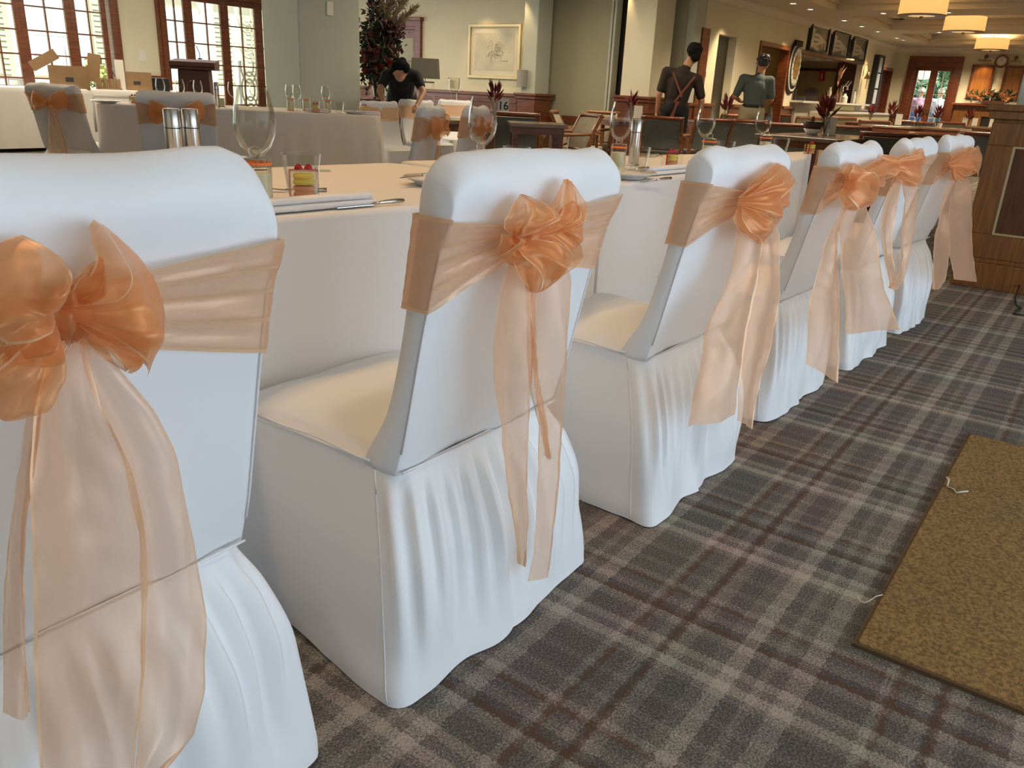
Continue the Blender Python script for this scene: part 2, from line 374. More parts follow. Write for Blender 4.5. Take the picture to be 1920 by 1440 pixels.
# dado panelling along the walls
def dado_x(name, y, x0, x1, h=1.04, s=1):
    m = MB(); m.box(x0, y-.03*s, 0, x1, y, h-.05); m.box(x0, y-.07*s, h-.05, x1, y, h); m.box(x0, y-.05*s, 0, x1, y, .16)
    return struct(m.build(name, wood, bevel=.006))
def dado_y(name, x, y0, y1, h=1.04):
    m = MB(); m.box(x-.03, y0, 0, x, y1, h-.05); m.box(x-.07, y0, h-.05, x, y1, h); m.box(x-.05, y0, 0, x, y1, .16); m.box(x-.045, y0, h-.16, x, y1, h-.12)
    return struct(m.build(name, wood, bevel=.006))
for i, (a, b) in enumerate(((12.35, 13.35), (14.1, 15.2), (16.75, 17.35), (22.2, 23.85))): dado_x('baseboard_bar' if i == 0 else 'baseboard_bar.%03d' % i, BY, a, b)
dado_x('baseboard_window', YW, w1b+.02, w2a-.02); dado_x('baseboard_window.001', YW, w2b+.02, 11.9)
dado_y('baseboard_picture', PX, yp(975, PX), DY0-.02); dado_y('baseboard_picture.001', PX, DY1+.02, 13.88)
dado_y('baseboard_far', X0, 5.5, 5.8, .95)

# ---- french windows on the left
def french(name, x0, x1, y, ztop, bounds, cols=2, rows=6):
    """frame with leaves; bounds = list of leaf x-intervals"""
    fr = MB(); fr.box(x0, y-.08, 0, x0+.09, y+.16, ztop); fr.box(x1-.09, y-.08, 0, x1, y+.16, ztop); fr.box(x0, y-.08, ztop-.1, x1, y+.16, ztop+.08)
    fr.box(x0-.05, y-.06, 0, x0, y-.0, ztop+.13); fr.box(x1, y-.06, 0, x1+.05, y, ztop+.13); fr.box(x0-.05, y-.06, ztop+.08, x1+.05, y, ztop+.13)
    root = struct(fr.build(name, wood, bevel=.006))
    for a, b in bounds:
        lf = MB(); sw = .085
        lf.box(a, y, .02, a+sw, y+.05, ztop-.1); lf.box(b-sw, y, .02, b, y+.05, ztop-.1); lf.box(a, y, .02, b, y+.05, .24); lf.box(a, y, ztop-.2, b, y+.05, ztop-.1)
        leaf = lf.build('door_leaf', wood, root, bevel=.004)
        gb = MB(); ga, gb_, z0, z1 = a+sw, b-sw, .24, ztop-.2
        for c in range(1, cols): xx = lerp(ga, gb_, c/cols); gb.box(xx-.011, y+.008, z0, xx+.011, y+.042, z1)
        for r_ in range(1, rows): zz = lerp(z0, z1, r_/rows); gb.box(ga, y+.008, zz-.011, gb_, y+.042, zz+.011)
        gb.build('glazing_bars', wood, leaf)
        me = MB().box(0, 0, 0, (gb_-ga)/cols-.024, .006, (z1-z0)/rows-.024)
        first = None
        for c in range(cols):
            for r_ in range(rows):
                lx = lerp(ga, gb_, c/cols)+.012; lz = lerp(z0, z1, r_/rows)+.012
                if first is None: first = me.build('pane', pane_m, leaf, loc=(lx, y+.022, lz))
                else:
                    p = first.copy(); COL.objects.link(p); p.location = (lx, y+.022, lz); p.parent = leaf
    return root
b1 = [(wx(a), wx(b)) for a, b in ((-165, -45), (-45, 45), (45, 139), (139, 205))]
french('window_1', w1a+.02, w1b-.02, YW, 2.5, b1)
b2 = [(wx(a), wx(b)) for a, b in ((308, 357), (357, 424), (424, 487), (487, 540))]
french('window_2', w2a+.02, w2b-.02, YW, 2.5, b2)

# ---- far french door (plane x = 25.5)
def far_door():
    y0, y1, zt = 4.12, 5.46, 2.45
    m = MB(); m.box(X0-.09, y0, 0, X0+.02, y0+.16, zt); m.box(X0-.09, y1-.16, 0, X0+.02, y1, zt); m.box(X0-.09, y0, zt-.16, X0+.02, y1, zt)
    m.box(X0-.05, y0+.14, zt-.26, X0+.1, y1-.14, zt-.14); m.box(X0-.05, y0+.14, 0, X0+.1, y0+.2, zt-.2); m.box(X0-.05, y1-.2, 0, X0+.1, y1-.14, zt-.2)
    root = struct(m.build('door_1', wood, bevel=.008))
    for a, b in ((4.30, 4.79), (4.79, 5.28)):
        l = MB(); x = X0+.01; sw = .09
        l.box(x, a, 0, x+.045, a+sw, 2.2); l.box(x, b-sw, 0, x+.045, b, 2.2); l.box(x, a, 2.09, x+.045, b, 2.2); l.box(x, a, 0, x+.045, b, .3)
        leaf = l.build('door_leaf', wood, root); g = MB(); ga, gb2 = a+sw, b-sw
        g.box(x+.01, (ga+gb2)/2-.008, .3, x+.035, (ga+gb2)/2+.008, 2.09)
        for k in range(1, 6): zz = lerp(.3, 2.09, k/6); g.box(x+.01, ga, zz-.008, x+.035, gb2, zz+.008)
        g.build('glazing_bars', plast, leaf)
        me = MB().box(0, 0, 0, .005, (gb2-ga)/2-.018, 1.79/6-.018); first = None
        for c in range(2):
            for k in range(6):
                loc = (x+.02, lerp(ga, gb2, c/2)+.009, lerp(.3, 2.09, k/6)+.009)
                if first is None: first = me.build('pane', pane_m, leaf, loc=loc)
                else: p = first.copy(); COL.objects.link(p); p.location = loc; p.parent = leaf
        MB().box(x-.05, b-.06 if a < 4.5 else a+.03, 1.0, x, b-.03 if a < 4.5 else a+.06, 1.12).build('door_handle', brass, leaf)
far_door()
# ---- small glazed door on the picture wall
def pic_door():
    y0, y1, zt = DY0, DY1, 2.2
    m = MB(); m.box(PX-.06, y0, 0, PX, y0+.13, zt); m.box(PX-.06, y1-.13, 0, PX, y1, zt); m.box(PX-.06, y0, zt-.13, PX, y1, zt); m.box(PX-.1, y0-.03, zt-.03, PX, y1+.03, zt+.03)
    m.box(PX-.03, y0+.13, 0, PX+.14, y0+.17, zt-.12); m.box(PX-.03, y0+.13, zt-.17, PX+.14, y1-.13, zt-.12)
    root = struct(m.build('door_2', wood, bevel=.008))
    l = MB(); x = PX+.05; a, b = y0+.17, y1-.13
    l.box(x, a, 0, x+.045, a+.11, 2.03); l.box(x, b-.11, 0, x+.045, b, 2.03); l.box(x, a, 1.9, x+.045, b, 2.03); l.box(x, a, 0, x+.045, b, .3)
    for k in range(1, 4): zz = lerp(.3, 1.9, k/4); l.box(x+.01, a, zz-.012, x+.035, b, zz+.012)
    l.box(x+.01, (a+b)/2-.012, .3, x+.035, (a+b)/2+.012, 1.9)
    leaf = l.build('door_leaf', wood, root)
    for k in range(4):
        for c in range(2):
            MB().box(x+.02, lerp(a+.11, b-.11, c/2)+.012, lerp(.3, 1.9, k/4)+.012, x+.025, lerp(a+.11, b-.11, (c+1)/2)-.012, lerp(.3, 1.9, (k+1)/4)-.012).build('pane', pane_m, leaf)
pic_door()
struct(MB().box(13.6, 8.6, 0, 13.68, 14.0, CZ).build('wall_corridor', paint))
area('corridor_light', (12.6, 11.8, 2.5), (.6, 2.5), (0, 0, 0), 12, (1, .9, .75))
# ---- columns
def column(name, x0, y0, x1, y1, m, dado=None, z1=CZ):
    root = struct(MB().box(x0, y0, 0, x1, y1, z1).build(name, m, bevel=.01))
    if dado:
        h, wm = dado; q = MB(); e = .04
        q.box(x0-e, y0-e, 0, x1+e, y1+e, h-.09)
        q.box(x0-e-.05, y0-e-.05, h-.04, x1+e+.05, y1+e+.05, h); q.box(x0-e-.025, y0-e-.025, h-.09, x1+e+.025, y1+e+.025, h-.04)
        q.box(x0-e-.02, y0-e-.02, 0, x1+e+.02, y1+e+.02, .16)
        q.build('wainscot', wm, root, bevel=.008)
    return root
column('column', 6.78, 8.2, 7.75, 8.87, paintg)
MB().box(*at(612, 28, Y=8.2)[:1], 8.185, at(612, 28, Y=8.2).z, at(612, 28, Y=8.2).x+.10, 8.2, at(612, 2, Y=8.2).z).build('wall_plate', plast, bpy.data.objects['column'], bevel=.003)
XA = 11.55
column('column', XA, yp(1224, XA), XA+.6, yp(1169, XA), paint, (1.10, wood))
column('column', 11.35, yp(1006, 11.35, 100), 11.75, yp(980, 11.35, 100), paintg, (1.06, wood))
column('column', 12.35, BY-.02, 12.75, yp(1271, 12.35), paintg)
XP = 11.9
struct(MB().box(XP, yp(1143, XP), 0, XP+.1, yp(1021, XP), CZ).build('wall_partition', painto))
struct(MB().box(12.32, yp(1281, 12.32), 0, 12.34, yp(1212, 12.32), CZ).build('wall_partition.001', painto))
struct(MB().box(XP+.3, yp(1170, XP+.3), 0, XP+.4, yp(1000, XP+.3), CZ).build('wall_gap_shade', darkg))  # dark sheet standing in for the shade in the gaps beside the partition
for k_, px_ in enumerate((1024, 1145, 1151)): struct(MB().box(XP-.05, yp(px_, XP)-.018, 0, XP+.12, yp(px_, XP)+.018, CZ).build('trim_3', paintg))
struct(MB().box(XP-.05, yp(1143, XP), .62, XP, yp(1021, XP), .74).build('trim_4', wood, bevel=.006))

# ---- right-hand column with wood wainscot
def right_column():
    root = struct(MB().box(6.62, .02, 0, 7.7, .70, CZ).build('column', paintg, bevel=.01))
    x0, y0, x1, y1 = 6.22, -.55, 7.9, .76; m = MB()
    m.box(x0, y0, 0, x1, y1, 1.08); m.box(x0-.05, y0-.05, 1.13, x1+.05, y1+.05, 1.17); m.box(x0-.03, y0-.03, 1.08, x1+.03, y1+.03, 1.13)
    m.box(x0-.025, y0-.02, 0, x1+.02, y1+.025, .17); m.box(x0-.015, y0-.01, .17, x1+.01, y1+.015, .20)
    wn = m.build('wainscot', woodx, root, bevel=.006)
    # raised frame and recessed panel on the face that looks at the camera (-x)
    fr = MB(); fx = x0-.018; ya, yb = y0, y1
    for a, b, c, d in ((ya, yb, .20, .36), (ya, yb, .92, 1.06), (ya, ya+.13, .36, .92), (yb-.15, yb, .36, .92)): fr.box(fx, a, c, x0, b, d)
    fr.build('panel_frame', woodx, wn, bevel=.005)
    MB().box(x0-.008, ya+.13, .36, x0, yb-.15, .92).build('panel', mat('panel_wood', (.11, .040, .012), .4, noise_scale=7, col2=(.07, .024, .008), stretch=(8, 8, .6)), wn)
    bd = MB()
    for a, b, c, d in ((ya+.13, yb-.15, .36, .372), (ya+.13, yb-.15, .908, .92), (ya+.13, ya+.142, .36, .92), (yb-.162, yb-.15, .36, .92)): bd.box(x0-.02, a, c, x0-.006, b, d)
    bd.build('panel_bead', gold, wn)
right_column()
# cable hanging by the wainscot
cab = MB().tube([at(1925, 515, z=.10), at(1912, 535, z=.06), at(1903, 560, z=.02), at(1905, 572, z=.008), at(1915, 578, z=.008), at(1905, 583, z=.008), at(1900, 588, z=.008), at(1925, 592, z=.008)], .005)
tag(cab.build('power_cable', black, smooth=True), 'thin black cable looping on the carpet beside the wooden column base', 'cable')

# ---- coir mat
a = .225; mt = thing('door_mat', 'large brown coir mat set into the plaid carpet at right', 'mat', (0, 0, 0))
MB().box(1.668, -1.3, 0, 3.21, a, .012).build('coir_pile', coir, mt, bevel=.003)
q = MB()
for x0, y0, x1, y1 in ((1.66, -1.3, 1.668, a+.008), (3.21, -1.3, 3.218, a+.008), (1.66, a, 3.218, a+.008)): q.box(x0, y0, 0, x1, y1, .009)
q.build('mat_edging', mat('mat_edge', (.10, .055, .02), .8), mt)
def thread(pts, r, label):
    tag(MB().tube([at(x, y, z=.016) for x, y in pts], r, 5).build('loose_thread', mat('thread', (.62, .58, .48), .8), smooth=True), label, 'thread')
thread([(1608, 1118), (1613, 1128), (1622, 1130), (1632, 1125), (1643, 1118), (1655, 1115)], .0012, 'thin pale thread lying on the carpet by the mat edge')
thread([(1775, 895), (1779, 900), (1776, 912), (1788, 917), (1793, 924), (1805, 922), (1815, 921)], .003, 'crinkled pale yarn lying over the far mat edge')

# ================================================================== DOWNLIGHTS AND LAMPS
lampglow = mat('lamp_glow', (1, .9, .7), .4, emit=(1, .86, .58), estr=14)
dl0 = None
DL = [at(x, y, z=CZ) for x, y in ((1485, 6), (1512, 17), (1596, 38), (1627, 49), (1654, 59), (1673, 71), (1685, 75))]
DL = [(p.x, 5.12) for p in DL] + [(16.4, 3.06), (16.4, 4.1), (20.4, 3.9), (20.42, 1.9)]
names = ['nearest the window end above the bar wall', 'second along the bar wall, before the posters', 'above the first framed poster gap', 'third past the posters along the bar wall', 'above the bar opening end', 'near the far corner of the bar wall', 'in the far corner by the bar wall', 'on the near ceiling beam, right of the first pendant', 'on the near ceiling beam beside the tray corner', 'on the far ceiling beam left of the pendant', 'on the far ceiling beam behind the second pendant']
for (x, y), nm in zip(DL, names):
    lb = 'small round lit ceiling downlight ' + nm
    if dl0 is None:
        dl0 = thing('downlight', lb, 'light', (x, y, CZ), 0, 'downlights in the ceiling')
        MB().lathe([(.05, .0), (.075, .0), (.075, -.012), (.05, -.006)], 16, cap=False).build('trim_ring', plast, dl0)
        MB().lathe([(.05, -.004), (.045, -.005)], 16).build('lens', lampglow, dl0); remember(dl0)
    else: dup(dl0, (x, y, CZ), 0, lb)
# recessed square vents in tray fields
for nm, (x, y) in (('nearer', (18.2, 4.0)), ('farther', (22.0, 1.8))):
    t = thing('ceiling_vent', 'flat square air vent in the %s ceiling tray' % nm, 'vent', (x, y, CZ+.33))
    MB().box(-.3, -.3, -.03, .3, .3, 0).build('vent_frame', ceilm, t)
    s_ = MB().box(-.25, -.012, -.045, .25, .012, -.03); f0 = None
    for k in range(7):
        if f0 is None: f0 = s_.build('slat', darkg, t, loc=(0, -.21, 0))
        else: c = f0.copy(); COL.objects.link(c); c.parent = t; c.location = (0, -.21+k*.07, 0)
shade = mat('drum_shade', (.9, .8, .55), .7, emit=(1, .56, .16), estr=.72)
shade_in = mat('shade_diffuser', (.9, .8, .6), .7, emit=(1, .66, .30), estr=.55)
pend0 = None
for (px, py, d), nm in (((1731, 14, 12.95), 'nearest of the drum ceiling lights, cut by the picture top'), ((1807, 55, 15.3), 'middle one of the three drum ceiling lights'), ((1860, 83, 19.4), 'farthest of the three drum ceiling lights')):
    p = at(px, py, d=d); p.z = CZ+.33-.346; lb = 'lit cream drum pendant, ' + nm
    if pend0 is None:
        pend0 = thing('pendant_lamp', lb, 'lamp', p, 0, 'drum pendants over the dining room')
        MB().lathe([(.36, -.13), (.355, .13)], 40, cap=False).build('lamp_shade', shade, pend0, smooth=True)
        MB().lathe([(.352, -.12), (.2, -.135), (.02, -.14)], 40).build('diffuser', shade_in, pend0, smooth=True)
        MB().lathe([(.362, -.135), (.366, -.135), (.366, -.122), (.362, -.122)], 40).build('shade_ring', brass, pend0)
        MB().lathe([(.03, -.14), (.022, -.16), (.006, -.175)], 10).build('finial', brass, pend0)
        f = MB(); f.lathe([(.10, .345), (.10, .33)], 16); f.tube([(0, 0, .1), (0, 0, .335)], .012)
        for k in range(3):
            t = 2*pi*k/3+.5; f.tube([(.05*cos(t), .05*sin(t), .33), (.07*cos(t), .07*sin(t), .24), (.15*cos(t), .15*sin(t), .12)], .008)
        f.build('canopy_arms', brass, pend0); remember(pend0)
    else: dup(pend0, p, 0, lb)
    l = bpy.data.lights.new('pendant_glow', 'POINT'); l.energy = 40; l.color = WARM; l.shadow_soft_size = .08
    o = bpy.data.objects.new('pendant_glow', l); o.location = (p.x, p.y, p.z+.02); COL.objects.link(o)

# ================================================================== COVERED CHAIRS
HW = .262
PROF = [(.002, .435), (-.022, .52), (-.045, .63), (-.068, .74), (-.087, .82), (-.100, .87), (-.116, .90), (-.128, .935), (-.124, .965), (-.100, .985), (-.074, .985), (-.055, .960), (-.049, .91), (-.031, .80), (-.009, .68), (.024, .56), (.075, .47), (.09, .435)]
_dense = []
def _cr(p0, p1, p2, p3, t):
    return tuple(.5*((2*b)+(-a+c)*t+(2*a-5*b+4*c-d)*t*t+(-a+3*b-3*c+d)*t**3) for a, b, c, d in zip(p0, p1, p2, p3))
for i in range(len(PROF)-1):
    p0 = PROF[max(0, i-1)]; p3 = PROF[min(len(PROF)-1, i+2)]
    for k in range(3): _dense.append(_cr(p0, PROF[i], PROF[i+1], p3, k/3))
_dense.append(PROF[-1])
def backv(w):                       # rear face of the back at height w
    tab = [(.40, .0), (.52, -.022), (.63, -.045), (.74, -.068), (.82, -.087), (.87, -.100), (.90, -.116), (.935, -.128)]
    return interp(tab, w)
def frontv(w): return interp([(.47, .075), (.56, .024), (.68, -.009), (.80, -.031), (.91, -.049), (.955, -.055)], w)

def chair_back(seed, rise=.012):
    P = _dense; n = len(P)
    nr = []
    for i in range(n):
        a = P[max(0, i-1)]; b = P[min(n-1, i+1)]; t = V((b[0]-a[0], b[1]-a[1])).normalized(); nr.append((-t.y, t.x))
    # outward is to the left of travel? rear going up: tangent (-,+) -> outward is -v
    U = [-1, -.985, -.95, -.9, -.8, -.66, -.5, -.33, -.16, 0, .16, .33, .5, .66, .8, .9, .95, .985, 1]
    mb = MB(); inset = {1: .0035, .985: .001}
    def pt(u, i):
        v, w_ = P[i]; ins = inset.get(abs(u), 0)
        ox, oz = nr[i]; s = 1 if True else -1
        v -= ox*ins; w_ -= oz*ins
        if w_ > .86:                                       # lumpy top roll: ears at the ends, folds
            k = (w_-.86)/.12
            w_ += k*(rise*(1-abs(u)**14)-.004 + .012*nz(u*2.2+seed, seed*1.7, i*.12) + (.008 if rise < .02 else 0)*exp(-((abs(u)-.86)/.1)**2))
            v += k*.010*nz(u*3+seed*2, 3.1, i*.2)
        amp = .0075+.012*max(0, .75-w_)
        v += amp*nz(u*3.0+seed*3, w_*5, 0.5)*(1-abs(u)**6)+ .003*nz(u*9+seed, w_*2.5, 2.5)*(1-abs(u)**4)
        return (u*HW*(1-.03*max(0, .7-w_)), v, w_)
    vs = [pt(u, i) for u in U for i in range(n)]
    fs = [(a*n+i, a*n+i+1, (a+1)*n+i+1, (a+1)*n+i) for a in range(len(U)-1) for i in range(n-1)]
    fs += [(a*n+n-1, a*n, (a+1)*n, (a+1)*n+n-1) for a in range(len(U)-1)]
    # end caps: strips between rear and front lists
    for a in (0, len(U)-1):
        i, j = 0, n-1
        while j-i > 2:
            fs.append((a*n+i, a*n+i+1, a*n+j-1, a*n+j)); i += 1; j -= 1
        if j-i == 2: fs.append((a*n+i, a*n+i+1, a*n+j))
    mb.add(vs, fs); return mb

def outline(p, hwb, hwf, vb, vf, r=.05):
    """closed rounded trapezoid, p in 0..1 from the rear centre towards +u, front, -u"""
    pts = OUTC.get((hwb, hwf, vb, vf, r))
    if pts is None:
        c = []
        def corner(cx, cy, a0):
            for k in range(5): t = a0+R(90)*k/4; c.append((cx+r*cos(t), cy+r*sin(t)))
        c.append((0, vb)); corner(hwb-r, vb+r, R(-90)); corner(hwf-r, vf-r, 0); corner(-hwf+r, vf-r, R(90)); corner(-hwb+r, vb+r, R(180)); c.append((0, vb))
        OUTC[(hwb, hwf, vb, vf, r)] = pts = c
    q = pl([(x, y, 0) for x, y in pts], p); return q.x, q.y
OUTC = {}
def skirt(seed, dl=-.345, dr=.345, vb=-.105, lo=False):
    """gathered skirt from seat line to the floor; dl/dr = hem half widths"""
    NP = 90 if lo else 220; NL = 14 if lo else 30; mb = MB(); cen = (dl+dr)/2; hwr = (dr-dl)/2
    def fn(a, b):
        p = a; t = b
        z = lerp(.445, .0, t)
        x0, y0 = outline(p, HW-.004, HW+.004, .0, .50)
        x1, y1 = outline(p, hwr, hwr-.045, vb, .53, .035); x1 += cen
        f = (.25*ss(t*2.2)+.75*t**1.1)*.93+.07*sin(pi*t)
        x, y = lerp(x0, x1, f), lerp(y0, y1, f)
        if t > .93: k = (t-.93)/.07; z = max(.002, z*(1-k*.3)); x = lerp(x, x-(x-cen)*.015, k); 
        d = min(p, 1-p)                       # 0 at rear centre
        rear = ss((.155-d)/.03)
        # gathers on the rear
        g = (sin(p*2*pi*42+seed*2+2.5*nz(p*20, seed, 0))*.5+.5)*.026*ss(t*5)*(1-ss((t-.35)/.6))*rear
        g += .036*rear*nz(p*26+seed*5, t*.8, 1.3)*ss(t*1.6)*(1-.6*ss((t-.65)/.35))
        sd = 1-rear
        g += sd*(.014*nz(p*9+seed*3, t*1.5, 4.)*ss(t*1.5)+.02*nz(p*5+seed*2, t*.6, 7.)*t*t)
        g += .018*nz(p*17+seed, t*2.5, 9.)*ss((t-.6)/.4)
        cx_, cy_ = 0, .22; dx, dy = x-cx_, y-cy_; l = sqrt(dx*dx+dy*dy); x += dx/l*g; y += dy/l*g
        if d > .148 and d < .156: pass
        return (x, y, z+(.004*nz(p*30, seed, 0)+.002 if t > .9 else 0))
    mb.grid(fn, NP, NL, cu=True); mb.fn = fn; return mb
def seat_top(seed):
    mb = MB()
    def fn(a, b):
        p = a; r = b
        x, y = outline(p, HW-.002, HW+.006, .02, .50, .055)
        cx_, cy_ = 0, .26; k = 1-r
        xx, yy = cx_+(x-cx_)*min(1, r*1.0), cy_+(y-cy_)*min(1, r*1.0)
        z = .455+.038*(1-r**3)+.004*nz(xx*9+seed, yy*9, 1)
        if r > .96: z = .442
        if yy < .1: z += .006*nz(xx*30, yy*30, seed)
        return (xx, yy, z)
    R_ = [.02, .2, .4, .6, .75, .86, .93, .97, 1.0]
    n = 64; vs = [fn(i/n, r) for i in range(n) for r in R_]; m = len(R_)
    fs = [(i*m+j, ((i+1) % n)*m+j, ((i+1) % n)*m+j+1, i*m+j+1) for i in range(n) for j in range(m-1)]
    fs.append(tuple(i*m for i in range(n))); mb.add(vs, fs); return mb
def seams(seed, bc, sk, fn):
    for s in (-1, 1):
        MB().tube([(s*(HW-.001)*(1-.03*max(0, .7-w_)), v-.0005, w_) for v, w_ in _dense[2:16]], .0018, 5).build('edge_seam', white, bc, smooth=True)
        MB().tube([(s*(HW+.001), .495-.43*k/12, .452+.003*sin(k)) for k in range(13)], .0028, 5).build('seat_seam', white, sk, smooth=True)
    MB().tube([(lerp(-HW, HW, k/20)*.975, .0-.003+backv(.44), .446-.004*sin(pi*k/20)) for k in range(21)], .0022, 5).build('waist_seam', white, sk, smooth=True)
    for p_ in (.150, .850): MB().tube([V(fn(p_, k/40)) for k in range(1, 40)], .0018, 5).build('side_seam', white, sk, smooth=True)

def ribbon(Lp, Rp, NT, NS, off, layers=1, bulge=None, wave=.004, seed=0, v0=-.13, hemw=.004, kt=0):
    """cloth strip between two edge polylines (u,w); off(t,s)->v offset; columns at both edges are the sewn hem"""
    mb = MB(); SS = [0, hemw*8]+[lerp(hemw*8, 1-hemw*8, k/(NS-1)) for k in range(1, NS-1)]+[1-hemw*8, 1]
    def fn(a, b):
        t = a; s = SS[round(b*(len(SS)-1))]
        p = pl(Lp, t).lerp(pl(Rp, t), s)
        if bulge: k = t*t*4*s*(1-s); p = p+V((bulge[0], bulge[1], 0))*k
        v = v0+off(t, s)-kt*(.84-p.y)
        return (p.x, v, p.y)
    n = len(SS)
    mb.grid(fn, NT, n, mfn=lambda i, j: 1 if j in (0, n-2) else 0); return mb
def tail(Lp, Rp, seed, lo=False, kt=0):
    def off(t, s):
        a = ss(t*3)
        v = -.012*sin(s*pi*2+seed)*a*(1-.3*t) - .010*nz(s*3+seed, t*3, 1)*a
        v += .004*nz(s*9, t*14+seed, 3)*a
        v += -.018*ss((t-.55)/.4)
        return v-.004
    return ribbon(Lp, Rp, 16 if lo else 46, 7 if lo else 15, off, seed=seed, v0=-.135, kt=kt)
def loop(Lp, Rp, bulge, depth, seed, lo=False):
    """one bow loop: ribbon going out in front and returning behind, pinched at the knot"""
    mb = MB(); NT = 12 if lo else 30; NS = 7 if lo else 15
    for lay in (0, 1):
        def off(t, s, lay=lay):
            body = sin(pi*min(1, t*1.0))**.75*(1 if lay == 0 else .18)
            v = -.150 - depth*body
            if lay == 0: v += -.010*sin(s*pi*3+seed)*sin(pi*min(1, t*1.1))*(.4+t)
            v += .014*nz(s*4+seed, t*3, lay*3)*ss(t*2)*(1-.5*t)
            v += .010*nz(s*7+seed*3, t*.7, 5)*(1-t)
            return v+.13
        q = ribbon(Lp, Rp, NT, NS, off, bulge=bulge, v0=-.13)
        o = len(mb.v); mb.v += q.v; mb.f += [tuple(o+i for i in f) for f in q.f]; mb.m += q.m
    return mb
def knot(u, w_, seed, r=.022):
    mb = MB()
    def fn(a, b):
        th = 2*pi*a; ph = pi*b; k = 1+.22*sin(th*5+seed+2*ph)+.18*nz(cos(th)*2+seed, sin(th)*2, ph)
        return (u+r*.95*sin(ph)*cos(th)*k, -.150+.018*sin(ph)*sin(th)*k*1.1, w_+r*1.15*cos(ph)*k)
    mb.grid(fn, 22, 12, cu=True); return mb
def band(ku, kw, seed, ztop=.925, zbot=.765, lo=False):
    """sash wrapped around the backrest, gathered towards the knot on the rear"""
    mb = MB(); e = .003; NK = 11 if lo else 29
    path = []
    H = HW+.0035
    nb = 10 if lo else 26
    for k in range(nb+1): path.append(('b', lerp(0, H-.002, k/nb), 1))        # knot -> right edge
    path += [('s', -.04, 1), ('s', .12, 1), ('s', .36, 1), ('s', .66, 1), ('s', .9, 1), ('s', 1.04, 1)]
    for k in range(1, 9): path.append(('f', lerp(H-.01, -H+.01, k/9), 0))
    path += [('s', 1.04, -1), ('s', .9, -1), ('s', .66, -1), ('s', .36, -1), ('s', .12, -1), ('s', -.04, -1)]
    for k in range(nb, -1, -1): path.append(('b', lerp(0, -H+.002, k/nb), -1))
    n = len(path)
    def fn(a, b):
        kind, q, side = path[round(a*(n-1))]; kk = b
        if kind == 'b':
            # q runs 0..+-H relative to the knot position
            u = ku+(q/(H-.002))*((H-.002)-ku) if q >= 0 else ku+(q/(H-.002))*((H-.002)+ku)
            f = abs(q)/(H-.002); g = .13+.87*f**.85
            top = lerp(kw+.018, ztop+.004*side, g if f > 0 else 0.0); bot = lerp(kw-.018, zbot, g if f > 0 else .0)
            w_ = lerp(bot, top, kk)
            fold = (.008*abs(sin(kk*pi*(2.5+.4*sin(seed))+seed*.7+f*.6))**.6*(1-f*.35)+.004*abs(nz(kk*9+seed, f*5, 2)))*ss(f*3)
            v = backv(w_)-e-.003-abs(fold)*min(1, .25+(1-f)*5)-.030*(1-f)**3
            return (u, v, w_)
        w_ = lerp(zbot, ztop, kk)+(.006*nz(kk*5, seed, side))
        if kind == 's':
            v = lerp(backv(w_)-e, frontv(w_)+e, q); return (side*(H+.001+.0015*nz(kk*9, q*3, seed)), v, w_)
        return (q, frontv(w_)+e+.001, w_)
    fl_ = (NK//4+int(seed) % 2, NK//2+1, 3*NK//4-int(seed*2) % 2)
    mb.grid(fn, n, NK, mfn=lambda i, j: 1 if j in (0, NK-2) or (not lo and j in fl_ and (i < nb or i > n-nb-2)) else 0); return mb

def covered_chair(label, loc, rz, seed, kn=(0, .84), loops=(), tails=(), hemx=(-.345, .345), vb=-.105, kt=0, lo=False, group=None, name='covered_chair', rise=.012):
    t = thing(name, label, 'chair', loc, rz, group)
    bc = chair_back(seed, rise).build('back_cover', white, t, smooth=True)
    seat_top(seed).build('seat_cover', white, t, smooth=True)
    sm_ = skirt(seed, hemx[0], hemx[1], vb, lo); sk = sm_.build('skirt', white, t, smooth=True)
    if not lo: seams(seed, bc, sk, sm_.fn)
    if kn is not None:
        t3 = lambda q: [tuple(p[:2])+(0,) for p in q]
        loops = [(t3(a), t3(b), bu, dp) for a, b, bu, dp in loops]; tails = [(t3(a), t3(b)) for a, b in tails]
        sa = band(kn[0], kn[1], seed, lo=lo).build('sash', [org, hem], t, smooth=True, fix=False)
        for i, (a, b) in enumerate(tails): tail(a, b, seed+i*1.7, lo, kt).build('sash_tail', [org, hem], sa, smooth=True, fix=False)
        for i, (a, b, bu, dp) in enumerate(loops): loop(a, b, bu, dp, seed+i*2.1, lo).build('bow_loop', [orgb, hem], sa, smooth=True, fix=False)
        knot(kn[0], kn[1], seed).build('bow_knot', orgb, sa, smooth=True)
    return t

class PX2:                                    # pixel -> chair-local (u, w) on the plane v = const
    def __init__(s, loc, rz, v, k=0): s.l = V(loc); s.c, s.s = cos(rz), sin(rz); s.v = v; s.k = k
    def __call__(s, x, y):
        r = M3 @ _ray(x, y); n = V((-s.s, s.c, -s.k)); o = CAMP-s.l; t = (s.v-s.k*.84-o.dot(n))/r.dot(n); p = o+r*t
        return (p.x*s.c+p.y*s.s, p.z, 0)
CH = {  # loc, rot, hem half widths, rear flare
 1: ((.388, .965), 0, (-.34, .36), -.02), 2: ((1.225, .945), 0, (-.35, .375), -.10), 3: ((2.17, .92), R(-1), (-.365, .28), -.12),
 4: ((3.12, .88), R(-2), (-.34, .32), -.06), 5: ((4.0, .85), R(-2), (-.33, .27), -.04), 6: ((4.81, .82), R(-3), (-.33, .22), -.10)}
def zz(x0, y0, k): return lambda x, y: (x0+x/k, y0+y/k)
z61 = zz(20, 400, 4.235); z2 = zz(900, 320, 5.76); z3 = zz(1280, 280, 6); z4 = zz(1540, 240, 6); idt = lambda x, y: (x, y)
